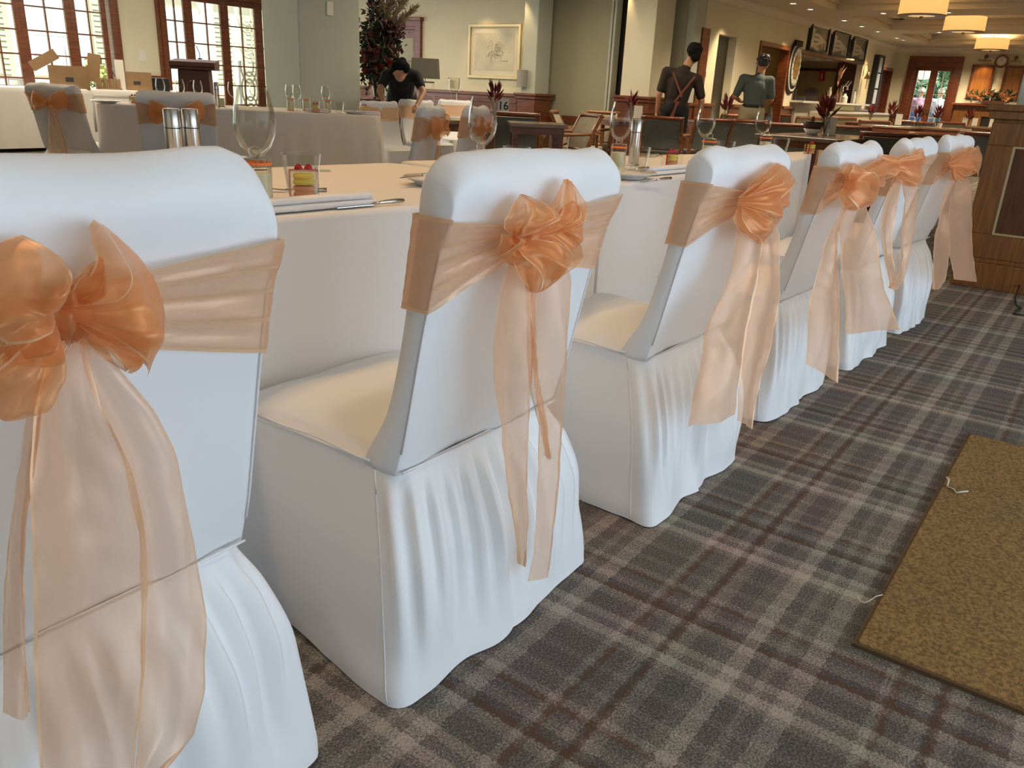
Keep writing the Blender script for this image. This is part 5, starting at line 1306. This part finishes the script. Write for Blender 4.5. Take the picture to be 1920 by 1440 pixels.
# bar opening frame and counters
q = MB(); a, b = 17.35, 22.2
q.box(a-.02, BY-.02, 2.06, b+.02, BY+.15, 2.12); q.box(a-.03, BY-.015, 1.14, a+.0, BY+.15, 2.1)
q.build('x1', woodx); o = bpy.data.objects['x1']; o.name = 'trim_8'; struct(o)
t = thing('bar_counter', 'white topped bar counter below the serving opening', 'counter', (a, BY, 0))
MB().box(-.1, -.28, 1.12, b-a+.3, .45, 1.16).build('worktop', mat('white_stone', (.78, .76, .70), .3, coat=.3), t, bevel=.006)
MB().box(0, -.10, 0, b-a+.2, .0, 1.12).build('front_panel', mat('counter_panel', (.42, .40, .36), .6), t)
MB().box(.9, -.62, .93, b-a+1.2, -.10, .97).build('lower_shelf', mat('white_stone', (.7, .7, .7), .3), t, bevel=.006)
MB().box(.9, -.58, 0, b-a+1.15, -.12, .93).build('lower_front', mat('counter_panel2', (.55, .46, .33), .6), t)
MB().box(2.6, -.115, 1.0, 4.3, -.10, 1.10).build('menu_strip', mat('strip', (.8, .8, .45), .5), t)
def bx(px, py=180): return at(px, py, Y=BY).x
for k, px_ in enumerate((1516, 1540, 1563, 1583)):
    xx = min(22.1, at(px_, 110, z=2.12).x)
    t = thing('bar_downlight', 'ceiling spot inside the bar, %s from the left' % ('first', 'second', 'third', 'fourth', 'fifth')[k], 'light', (xx, at(px_, 108, z=2.12).y, 2.12), 0, 'spots inside the bar')
    MB().lathe([(.06, 0), (.10, -.01), (.10, -.03), (.05, -.04)], 14).build('fitting', plast, t)
ex_ = at(1541, 143, X=22.4)
t = thing('exit_sign', 'small red sign with white upright mark on the wall inside the bar', 'sign', (22.44, ex_.y, ex_.z)); MB().box(-.05, -.06, -.11, .05, .06, .11).build('sign_box', mat('sign_red', (.5, .02, .02), .4), t); MB().box(-.056, -.012, -.07, -.05, .012, .07).build('white_mark', plast, t)
# lettering on the bar back wall is only legible as short brown strokes
t = thing('wall_lettering', 'two short lines of brown lettering on the tan wall inside the bar', 'lettering', (22.49, at(1523, 168, X=22.49).y, at(1523, 168, X=22.49).z), R(-90))
random.seed(3)
for row, n_ in ((.10, 5), (-.10, 15)):
    q = MB()
    for k in range(n_): xx = (k-(n_-1)/2)*.026; q.box(xx-.010, -.006, row*.4-.014, xx+.010-random.random()*.004, -.002, row*.4+.012)
    q.build('letters', mat('brown_ink', (.16, .09, .03), .6), t)
def tap(label, x, y, z):
    t = thing('beer_tap', label, 'tap', (x, y, z)); q = MB(); q.tube([(0, 0, 0), (0, 0, .38), (.12, 0, .40), (.3, 0, .40), (.42, 0, .38), (.42, 0, .3)], .028, 8); q.build('font', steel, t, smooth=True)
    for k in range(3): MB().tube([(.12+k*.14, -.02, .40), (.12+k*.14, -.08, .50)], .015, 6).build('handle', black if k % 2 else steel, t)
tap('chrome beer tap on the bar counter at right', bx(1585, 180), BY+.1, 1.16)
items = [(1491, .14, .22, black, 'dark till screen at the left end of the bar counter'), (1509, .20, .10, black, 'flat black tray on the bar counter'), (1531, .22, .26, black, 'black slanted terminal on the bar counter')]
for px_, w_, h_, m_, lb in items:
    t = thing('bar_terminal', lb, 'terminal', (bx(px_), BY+.12, 1.16), R(15)); MB().prism([(-w_, 0), (w_, 0), (w_*.9, h_), (w_*.6, h_)], -.12, .12, 'y').build('screen_body', m_, t, bevel=.005); MB().box(-w_, -.13, 0, w_, .13, .015).build('base', darkg, t)
for k, (px_, h_, r_, m_, nm) in enumerate(((1536.5, .14, .035, black, 'short black bottle'), (1542, .17, .05, plast, 'pale upright dispenser'), (1546, .34, .045, wax, 'tall cream candle holder'), (1551, .13, .05, black, 'dark tub'), (1556, .15, .05, darkg, 'grey tub'), (1560, .28, .04, woodlt, 'amber bottle'), (1564, .30, .04, darkw, 'dark wine bottle'), (1576, .22, .07, plast, 'frosted ice bucket'), (1594, .30, .04, porc, 'white squeeze bottle'))):
    t = thing('bar_bottle', nm + ' on the bar counter, ' + ('before' if px_ < 1570 else 'near') + ' the beer tap', 'bottle', (bx(px_), BY-.1, 1.16), 0)
    lathe_obj('bottle_body', [(0, 0), (r_, 0), (r_, h_*.6), (r_*.45, h_*.8), (r_*.4, h_), (0, h_)], m_, t, 14, smooth='auto')
    MB().lathe([(r_*.42, h_*.93), (r_*.46, h_*.94), (r_*.46, h_+.008), (0, h_+.01)], 10).build('cap', darkg, t)
t = thing('bar_vase', 'glass vase of dried pink stems on the bar counter', 'vase', (bx(1571), BY+.05, 1.16))
lathe_obj('glass_vase', [(0, 0), (.1, 0), (.12, .38), (.115, .38), (.09, .03)], glass, t)
q = MB(); random.seed(9)
for k in range(12): leaf(q, (0, 0, .35+.05*k*.5), (random.gauss(.5, .4), random.gauss(0, .3), 1), .26, .03)
q.build('dried_stems', mat('dried_pink', (.55, .32, .2), .8), t, fix=False)
# crest
cr = at(1486, 124, Y=BY); H_ = 1.02*.5
t = thing('wall_crest', 'oval crest with black and silver edge and gilt centre beside the bar opening', 'crest', (cr.x, BY-.02, cr.z))
def shield(s_): return [(s_*.34*math.copysign(abs(cos(a))**.8, cos(a)), s_*.52*sin(a)*(1 if sin(a) < 0 else .86)) for a in [2*pi*k/28 for k in range(28)]]
for s_, y0, y1, m_, nm in ((1.0, -.02, .02, black, 'outer_ring'), (.9, -.035, -.02, plast, 'silver_ring'), (.82, -.045, -.03, black, 'inner_ring'), (.70, -.055, -.04, mat('crest_field', (.42, .40, .36), .4), 'field'), (.46, -.07, -.05, mat('gilt', (.62, .42, .12), .3, metal=.6, noise_scale=14, col2=(.2, .14, .06)), 'gilt_centre')):
    MB().prism(shield(s_), y0, y1, 'y').build(nm, m_, t)
for k in range(16):
    a = 2*pi*k/16; MB().box(-.02, -.065, -.035, .02, -.05, .035).build('scallop', plast, t, loc=(.205*cos(a), 0, .30*sin(a)))
q = MB()
for k in range(3): q.prism([(-.14+.14*k-.06, .36), (-.14+.14*k+.06, .36), (-.14+.14*k+.04, .47), (-.14+.14*k, .42), (-.14+.14*k-.04, .47)], -.06, .0, 'y')
q.build('crown_points', black, t)
# three framed posters
PX_ = [((1518, 41), (1552, 52), (1508, 93)), ((1560, 54), (1591, 63), (1551, 105)), ((1597, 65), (1623, 73), (1588, 112))]
for k, (a, b, c) in enumerate(PX_):
    p0, p1, p2 = at(*a, Y=BY), at(*b, Y=BY), at(*c, Y=BY); w_ = (p1.x-p0.x)/2; h_ = (p0.z-p2.z)/2
    h_ = .255; w_ = w_*.98
    t = thing('framed_poster', 'framed grey poster with pale triangle above the bar, %s of three' % ('left one', 'middle one', 'right one')[k], 'poster', ((p0.x+p1.x)/2, BY, (p0.z+p2.z)/2))
    q = MB(); q.box(-w_, -.08, -h_, -w_+.04, 0, h_).box(w_-.04, -.08, -h_, w_, 0, h_).box(-w_, -.08, h_-.03, w_, 0, h_).box(-w_, -.08, -h_, w_, 0, -h_+.03); q.build('frame', black, t)
    MB().box(-w_+.04, -.05, -h_+.03, w_-.04, -.01, h_-.03).build('poster_sheet', mat('poster_grey', (.20, .19, .16), .25), t)
    MB().prism([(-w_+.05, h_-.06), (w_-.08, -.06), (-w_+.05, -h_+.05)], -.056, -.05, 'y').build('pale_triangle', mat('poster_pale', (.50, .48, .42), .3), t)
    MB().box(w_*.25, -.056, -h_+.05, w_*.55, -.05, -h_+.16).box(w_*.62, -.056, -h_+.05, w_*.88, -.05, -h_+.2).build('corner_blocks', mat('poster_block', (.33, .32, .28), .4), t)
    q = MB(); random.seed(30+k)
    for j in range(4 if k else 3):
        l_ = w_*random.uniform(.45, .75); q.box(-w_*.55, -.06, .08-j*.085, -w_*.55+l_, -.056, .08-j*.085+(.035 if j == 0 else .02))
    q.build('text_lines', mat('poster_ink', (.12, .115, .10), .6), t)
# bell
bl = at(1627, 143, Y=BY-.12)
t = thing('wall_bell', 'small brass bell with rope beside the right end of the bar', 'bell', (bl.x, BY-.12, bl.z))
lathe_obj('bell_cup', [(.0, .10), (.03, .09), (.05, .02), (.085, -.06), (.08, -.06), (.04, .02)], brass, t, 16, smooth=True)
MB().tube([(0, .12, .0), (0, .12, .26), (0, .04, .26), (0, 0, .16), (0, 0, .10)], .012, 6).build('bracket', brass, t); MB().tube([(0, 0, -.04), (0, 0, -.30)], .008, 5).build('rope', woodlt, t)
# tall narrow picture seen edge-on
p0 = at(1636, 152, Y=BY)
t = thing('notice_case', 'tall deep black-framed case of pale photos beside the bell', 'picture', (p0.x, BY, p0.z)); hh = .62
MB().box(-.28, -.14, -hh, -.20, 0, hh).box(.20, -.14, -hh, .28, 0, hh).box(-.28, -.14, hh-.05, .28, 0, hh).box(-.28, -.14, -hh, .28, 0, -hh+.05).build('frame', black, t)
for k in range(3): MB().box(-.19, -.12, -hh+.07+k*.38, .19, -.10, -hh+.42+k*.38).build('photo_panel', mat('pale_photo', (.62, .68, .68), .3), t)
# thermostat and switch at the near end of the bar wall
q = at(1319, 141, Y=BY); t = thing('wall_thermostat', 'small pale thermostat with green screen on the bar wall near the dark-shirted person', 'thermostat', (q.x, BY, q.z)); MB().box(-.06, -.02, -.09, .06, 0, .09).build('case', plast, t, bevel=.004); MB().box(-.045, -.024, -.03, .045, -.02, .05).build('screen', mat('lcd', (.16, .26, .18), .3), t)
q = at(1317, 160, Y=BY); t = thing('switch_panel', 'white switch panel directly below the thermostat', 'switch', (q.x, BY, q.z)); MB().box(-.07, -.015, -.10, .07, 0, .10).build('plate', plast, t, bevel=.004); MB().box(-.02, -.022, -.03, .02, -.015, .03).build('rocker', porc, t)

# ================================================================== FAR WALL
def farp(px, py): return at(px, py, X=X0-.05)
for k, (a, b, c, nm) in enumerate((((1824, 121), (1867, 123), (1812, 184), 'left'), ((1886, 123), (1925, 124), (1876, 187), 'right'))):
    p0, p1, p2 = farp(*a), farp(*b), farp(*c); w_ = (p0.y-p1.y)/2; h_ = (p0.z-p2.z)/2
    t = thing('honour_board', '%s polished wooden board on the far wall beside the clock' % nm, 'board', (X0, (p0.y+p1.y)/2, (p0.z+p2.z)/2))
    MB().box(-.04, -w_+.03, -h_+.03, 0, w_-.03, h_-.03).build('panel', mat('honour_wood', (.40, .17, .04), .3, noise_scale=5, col2=(.28, .11, .025), stretch=(1, 6, .5), coat=.5), t)
    q = MB(); q.box(-.07, -w_, -h_, 0, -w_+.05, h_).box(-.07, w_-.05, -h_, 0, w_, h_).box(-.07, -w_, h_-.05, 0, w_, h_).box(-.07, -w_, -h_, 0, w_, -h_+.05); q.build('frame', wood, t)
    pl_ = farp(a[0]+23-k*6, a[1]-4); t2 = thing('picture_light', 'brass picture light above the %s wooden board' % nm, 'lamp', (X0, pl_.y, pl_.z+.04))
    MB().box(-.22, -.15, -.02, -.16, .15, .02).build('lamp_bar', brass, t2); MB().tube([(-.19, 0, 0), (-.10, 0, .10), (0, 0, .08)], .02).build('arm', brass, t2); MB().sph((-.03, 0, .10), .05).build('rosette', brass, t2)
spot('picture_spot', tuple(farp(1845, 119)+V((-.25, 0, .02))), 10, (1, .6, .25), 90, tuple(farp(1845, 150)+V((.1, 0, -.3))))
cl = farp(1878, 115); t = thing('wall_clock', 'round wooden wall clock between the two boards on the far wall', 'clock', (X0, cl.y, cl.z), 0)
def ringx(r0, r1, x0, x1, n=32):
    q = MB(); vs = [(x, r_*cos(2*pi*k/n), r_*sin(2*pi*k/n)) for (x, r_) in ((x1, r0), (x0, r0), (x0, r1), (x1, r1)) for k in range(n)]
    return q.add(vs, [(i*n+k, i*n+(k+1) % n, ((i+1) % 4)*n+(k+1) % n, ((i+1) % 4)*n+k) for i in range(4) for k in range(n)])
ringx(.115, .16, -.07, 0).build('case_ring', wood, t, smooth='auto'); q = MB(); n = 32; q.add([(-.05, .12*cos(2*pi*k/n), .12*sin(2*pi*k/n)) for k in range(n)]+[(-.0, .12*cos(2*pi*k/n), .12*sin(2*pi*k/n)) for k in range(n)], [tuple(range(n)), tuple(range(n, 2*n))]+[(k, (k+1) % n, n+(k+1) % n, n+k) for k in range(n)]); q.build('dial', plast, t)
q = MB().bar((-.055, 0, 0), (-.055, .02, .06), .010, .004).bar((-.055, 0, 0), (-.055, -.02, .08), .007, .004); q.build('hands', black, t)
q = MB()
for k in range(12): a = 2*pi*k/12; q.bar((-.054, .09*cos(a), .09*sin(a)), (-.054, .108*cos(a), .108*sin(a)), .008, .004)
q.build('hour_marks', black, t)
m0, m1 = farp(1789, 192), farp(1925, 197)
t = thing('fireplace', 'dark wooden fireplace with mantel shelf on the far wall', 'fireplace', (X0, (m0.y+m1.y)/2, 0)); w_ = (m0.y-m1.y)/2; mz = m0.z
MB().box(-.35, -w_, mz-.06, 0, w_, mz).build('mantel_shelf', wood, t, bevel=.006); q = MB(); q.box(-.22, -w_+.05, 0, 0, -w_+.55, mz-.06).box(-.22, w_-.75, 0, 0, w_-.05, mz-.06).box(-.22, -w_+.5, mz-.32, 0, w_-.5, mz-.06); q.build('surround', woodx, t); MB().box(-.18, -w_+.5, 0, 0, w_-.7, mz-.3).build('hearth_opening', black, t)
fa = farp(1866, 185)
t = thing('mantel_flowers', 'low spreading arrangement of rust flowers and leaves on the mantel', 'flowers', (X0-.30, fa.y, mz)); random.seed(12); q = MB()
for k in range(90): leaf(q, (random.gauss(0, .05), random.gauss(0, .28), .08+random.random()*.16), (random.gauss(0, .4), random.gauss(0, 1), random.gauss(.3, .5)), .2, .035, random.choice((0, 0, 1)))
q.build('leaves', [leafg, mat('rust_bloom', (.35, .12, .04), .7)], t, fix=False)['kind'] = 'stuff'; MB().box(-.08, -.25, 0, .08, .25, .08).build('trough', darkw, t)
for k, (dy, z) in enumerate(((-.18, .22), (-.28, .14), (.12, .25), (.3, .15))):
    q = MB()
    for j in range(12): a = 2*pi*j/12; leaf(q, (-.05, dy, z), (-.5, cos(a), sin(a)), .11, .035)
    q.build('bloom', mat('rust_bloom2', (.5, .22, .08), .7), t, fix=False)
# outside the far door
struct(MB().box(25.64, -6, -.12, 60, 14, -.02).build('floor_outside', mat('outdoor_paving', (.6, .58, .5), .9)))
t = thing('pink_gabled_house', 'bright cream building with pink roof edge outside the far door', 'building', (34, 8.9, 0))
MB().box(0, -1.55, 0, 6, 4, 3.4).build('wall', cream_w, t); MB().prism([(-1.9, 3.3), (4, 3.3), (4, 5.2), (1.5, 5.4)], -.4, 6, 'x').build('roof', mat('pink_roof', (.75, .38, .34), .8), t)
for k, (x, y, r_, h) in enumerate(((36, 5.6, 1.1, 2.6), (37, 3.8, 1.3, 2.4), (35, 4.6, .8, 1.1), (32.5, 6.15, .7, 1.3))):
    leafball('garden_tree', 'green tree outside the far french door, %s' % ('behind the right leaf', 'at the far right', 'low in front', 'behind the left leaf')[k], 'tree', (x, y, 0), (r_, r_, r_*1.1), 1500, mat('tree_leaf', (.07, .16, .07), .6), 60+k, h=h, ls=.16, m2=mat('tree_leaf2', (.16, .30, .16), .6))

# ================================================================== PEOPLE
def merge_body(name, parts, m, parent, vox=.010):
    """parts: tapered capsules (a, b, ra, rb) or ellipsoids ('e', c, r, rot) joined into one continuous surface"""
    mb = MB()
    for p in parts:
        if p[0] == 'e':
            q = MB(); q.sph((0, 0, 0), p[2], 16, 12); M = Matrix.Rotation(p[3] if len(p) > 3 else 0, 3, 'X' if len(p) < 5 else p[4]); c = V(p[1]); q.v = [tuple(M @ V(v)+c) for v in q.v]
            mb.add(q.v, q.f)
        else:
            a, b, ra, rb = V(p[0]), V(p[1]), p[2], p[3]; pts = []; rr = []; n = 6
            d = (b-a).normalized()
            for k in range(4): t = k/4*pi/2; pts.append(a-d*ra*cos(t)); rr.append(max(.001, ra*sin(t)))
            for k in range(n+1): pts.append(a.lerp(b, k/n)); rr.append(lerp(ra, rb, k/n))
            for k in range(3, -1, -1): t = k/4*pi/2; pts.append(b+d*rb*cos(t)); rr.append(max(.001, rb*sin(t)))
            mb.tube(pts, rr, 12)
    o = mb.build(name, m, parent, smooth=True)
    r_ = o.modifiers.new('remesh', 'REMESH'); r_.mode = 'VOXEL'; r_.voxel_size = vox; r_.use_smooth_shade = True
    s_ = o.modifiers.new('smooth', 'SMOOTH'); s_.iterations = 3; s_.factor = .5
    return o
def hand(wr, d, side, out):
    """palm and five curled fingers; d = direction the hand points, out = palm normal"""
    wr = V(wr); d = V(d).normalized(); out = V(out).normalized(); sdv = d.cross(out).normalized()*side; P = []
    pc = wr+d*.05; P.append((wr, wr+d*.045, .026, .030))
    for k, (o_, l_) in enumerate(((-.028, .062), (-.010, .075), (.010, .080), (.028, .070))):
        b = wr+d*.085+sdv*o_; P.append((wr+d*.03+sdv*o_*.7, b, .016, .012)); m_ = b+d*l_*.5+out*.008; P.append((b, m_, .0105, .0095)); P.append((m_, m_+d*l_*.4+out*.025, .0095, .008))
    tb = wr+d*.03+sdv*.028; P.append((tb, tb+sdv*.035+d*.03, .013, .011)); P.append((tb+sdv*.035+d*.03, tb+sdv*.042+d*.062+out*.01, .011, .009)); return P
def person(label, loc, rz, hip, chest, neck, head, arms, legs, shirt, trouser, hairm, skinm, extras=None, hairp=(), sleeve=.55, r=1.0, headrot=0):
    t = thing('person', label, 'person', loc, rz)
    hip, chest, neck, head = map(V, (hip, chest, neck, head)); up = (neck-hip).normalized()
    B = [(hip, chest, .12, .13), (chest, neck, .09, .055), (neck, head, .060, .058), ('e', head, (.078, .098, .118)), ('e', head+V((0, .095, -.015)), (.012, .02, .018)),
         ('e', head+V((.080, 0, -.01)), (.012, .02, .032)), ('e', head+V((-.080, 0, -.01)), (.012, .02, .032)), ('e', head+V((0, .05, -.07)), (.05, .05, .045))]
    for sh, el, wr, hd, sd, out in arms:
        B += [(sh, el, .048, .040), (el, wr, .040, .026)] + hand(wr, hd, sd, out)
    for hp, kn, an in legs: B += [(hp, kn, .085, .055), (kn, an, .055, .038), (an, V(an)+V((0, .14, -.05)), .035, .03)]
    body = merge_body('body', B, skinm, t, .009)
    T = [(hip+up*.02, hip+up*.15, .145, .135), (chest-up*.16, chest, .140, .155), (chest, chest+up*.09, .15, .12)]
    for s_, a in zip((-1, 1), arms):
        sh, el = V(a[0]), V(a[1]); T += [(chest+up*.07, sh, .10, .075), (sh, sh.lerp(el, sleeve+.3), .072, .062), (hip+up*.1+V((s_*.06, 0, 0)), chest+V((s_*.09, 0, 0)), .10, .10)]
    T += [(chest+up*.08, neck-up*.01, .085, .064)]
    merge_body('shirt', T, shirt, t, .012)
    G = [(hip-up*.02, hip+up*.05, .15, .142)]
    for hp, kn, an in legs: G += [(hp, kn, .105, .078), (kn, V(an)+V((0, 0, .04)), .078, .062)]
    merge_body('trousers', G, trouser, t, .014)
    for hp, kn, an in legs: MB().sph(V(an)+V((0, .06, -.045)), (.045, .13, .035), 12, 8).build('shoe', black, t, smooth=True)
    hp_ = [('e', head+V((0, -.018, .03)), (.088, .10, .108))] + [('e', head+V(a), b) for a, b in hairp]
    random.seed(int(loc[0]*100))
    for k_ in range(26):
        a_ = random.random()*6.28; e_ = .2+random.random()*1.1; hp_.append(('e', head+V((.078*cos(a_)*cos(e_-.2), -.02+.088*sin(a_)*cos(e_-.2)*(1 if sin(a_) < 0 else .55), .03+.095*sin(e_))), (.022+.016*random.random(), .022+.016*random.random(), .024)))
    merge_body('hair', hp_, hairm, t, .008)
    for s_ in (-1, 1): MB().sph(head+V((s_*.03, .088, .012)), (.012, .008, .008), 8, 6).build('eye', plast, t); MB().sph(head+V((s_*.03, .095, .012)), (.006, .004, .006), 8, 6).build('pupil', black, t)
    MB().sph(head+V((0, .090, -.055)), (.024, .008, .006), 8, 6).build('mouth', mat('lips', (.35, .12, .10), .5), t)
    return t
hairb = mat('black_hair', (.006, .005, .005), .85, spec=.2); skl = mat('skin_light', (.42, .21, .12), .5)
# bearded-back person leaning to their right, seen from behind
p = at(1272, 200, d=10.9); az = math.atan2(p.y, p.x)-pi/2
tp_ = person('person in dark shirt with crossed brown apron straps, seen from behind, leaning to the right', (p.x, p.y, 0), az,
  (-.06, 0, .98), (-.02, .0, 1.30), (.05, .02, 1.50), (.13, .04, 1.66),
  [(V((-.20, 0, 1.42)), V((-.27, -.02, 1.14)), V((-.28, .04, .90)), (0, .1, -1), 1, (1, 0, 0)), (V((.21, 0, 1.34)), V((.30, 0, 1.08)), V((.30, .05, .84)), (0, .1, -1), -1, (-1, 0, 0))],
  [(V((-.14, 0, .95)), V((-.13, .02, .50)), V((-.14, 0, .09))), (V((.05, 0, .95)), V((.06, .02, .50)), V((.07, 0, .09)))],
  mat('brown_black_shirt', (.020, .012, .007), .85), mat('black_cloth', (.006, .006, .007), .9), hairb, skl, hairp=[((0, -.02, .05), (.105, .112, .09)), ((.02, -.06, -.02), (.07, .06, .08))], sleeve=.45)
strap = mat('leather_strap', (.16, .05, .03), .5)
for a, b in (((-.12, -.15, 1.42), (.03, -.165, 1.12)), ((.17, -.15, 1.38), (-.06, -.17, 1.05))): MB().bar(a, b, .028, .008, up=(0, 1, 0)).build('apron_strap', strap, tp_)
MB().bar((-.03, -.17, 1.06), (-.07, -.165, .80), .03, .006, up=(0, 1, 0)).bar((.0, -.17, 1.06), (-.10, -.165, .84), .025, .006, up=(0, 1, 0)).build('apron_tie', strap, tp_)
p = at(1410, 205, d=12.4); az = math.atan2(p.y, p.x)-pi/2
tp_ = person('older person in grey polo shirt and beige trousers with glasses, seen from behind', (p.x, p.y, 0), az+R(12),
  (0, 0, .99), (.02, .0, 1.30), (.06, .02, 1.50), (.08, .06, 1.65),
  [(V((-.19, 0, 1.42)), V((-.28, .0, 1.16)), V((-.16, .20, 1.10)), (1, .6, 0), 1, (0, 0, -1)), (V((.21, 0, 1.41)), V((.27, .0, 1.14)), V((.22, .2, 1.05)), (-.2, 1, 0), -1, (0, 0, -1))],
  [(V((-.10, 0, .96)), V((-.10, .02, .50)), V((-.11, 0, .09))), (V((.10, 0, .96)), V((.10, .02, .50)), V((.11, 0, .09)))],
  mat('grey_polo', (.085, .11, .11), .85), mat('beige_trousers', (.42, .36, .24), .8), mat('dark_grey_hair', (.03, .026, .024), .6), skl, hairp=[((0, -.03, .04), (.085, .085, .08))], sleeve=.5)
MB().lathe([(.158, 1.02), (.160, 1.03), (.160, 1.055), (.158, 1.06)], 24, cap=False).build('belt', black, tp_)
MB().tube([(.16, .08, 1.66), (.165, .14, 1.66), (.10, .18, 1.655), (0, .17, 1.655), (-.01, .1, 1.66)], .005).build('spectacles', black, tp_)
p = at(753, 190, d=10.2); az = math.atan2(p.y, p.x)+pi/2
tp_ = person('dark-haired person in a black top bending forward over a background table', (p.x, p.y, 0), az,
  (.0, -.42, .98), (.0, -.12, 1.20), (.0, .08, 1.25), (.02, .19, 1.25),
  [(V((-.19, -.02, 1.20)), V((-.27, .14, 1.02)), V((-.18, .34, .86)), (.2, 1, -.3), 1, (0, 0, -1)), (V((.19, -.02, 1.20)), V((.27, .12, 1.02)), V((.20, .34, .86)), (-.2, 1, -.3), -1, (0, 0, -1))],
  [(V((-.10, -.42, .95)), V((-.10, -.40, .50)), V((-.11, -.42, .09))), (V((.10, -.42, .95)), V((.10, -.40, .50)), V((.11, -.42, .09)))],
  mat('black_top', (.008, .009, .014), .8), black, hairb, mat('skin_warm', (.50, .28, .18), .5), hairp=[((0, .0, .06), (.108, .115, .09)), ((-.06, .03, .05), (.065, .08, .07)), ((.05, .05, .07), (.06, .06, .055)), ((0, .07, .07), (.07, .05, .05)), ((.07, -.03, .03), (.05, .07, .07)), ((-.03, -.02, .13), (.05, .06, .04)), ((.04, .0, .13), (.045, .05, .035))], sleeve=.25)
for nm, px_, py_, sh_, tr_ in (('person outside the far door in pink top and white cap', 1722, 200, mat('pink_top', (.50, .30, .42), .8), mat('blue_trousers', (.12, .2, .5), .8)), ('person outside the far door in pale clothes holding a turquoise bag', 1759, 200, mat('pale_top', (.7, .75, .8), .8), mat('grey_trousers', (.25, .3, .35), .8))):
    p = at(px_, py_, d=24.5); az = math.atan2(p.y, p.x)-pi/2
    tp_ = person(nm, (p.x, p.y, -.02), az, (0, 0, .95), (0, 0, 1.26), (0, 0, 1.46), (0, .02, 1.61),
     [(V((-.19, 0, 1.38)), V((-.26, .0, 1.12)), V((-.22, .16, .95)), (0, 1, -.3), 1, (0, 0, -1)), (V((.19, 0, 1.38)), V((.26, .0, 1.12)), V((.24, .14, .92)), (0, 1, -.3), -1, (0, 0, -1))],
     [(V((-.10, 0, .92)), V((-.10, .02, .48)), V((-.11, 0, .09))), (V((.10, 0, .92)), V((.10, .02, .48)), V((.11, 0, .09)))], sh_, tr_, mat('light_hair', (.3, .2, .12), .6), skl)
    MB().sph((0, .0, 1.66), (.105, .115, .075), 14, 8).sph((0, .12, 1.65), (.08, .09, .01), 12, 6).build('cap', whitep, tp_, smooth=True)
p = at(1772, 205, d=24.3); t = thing('shoulder_bag', 'turquoise bag held beside the person in pale clothes outside', 'bag', (p.x, p.y, .75)); MB().sph((0, 0, 0), (.12, .18, .2), 12, 8).build('bag_body', mat('turquoise', (.1, .5, .6), .6), t, smooth=True); MB().tube([(0, -.1, .15), (0, -.05, .4), (0, .05, .4), (0, .1, .15)], .012).build('strap', black, t)
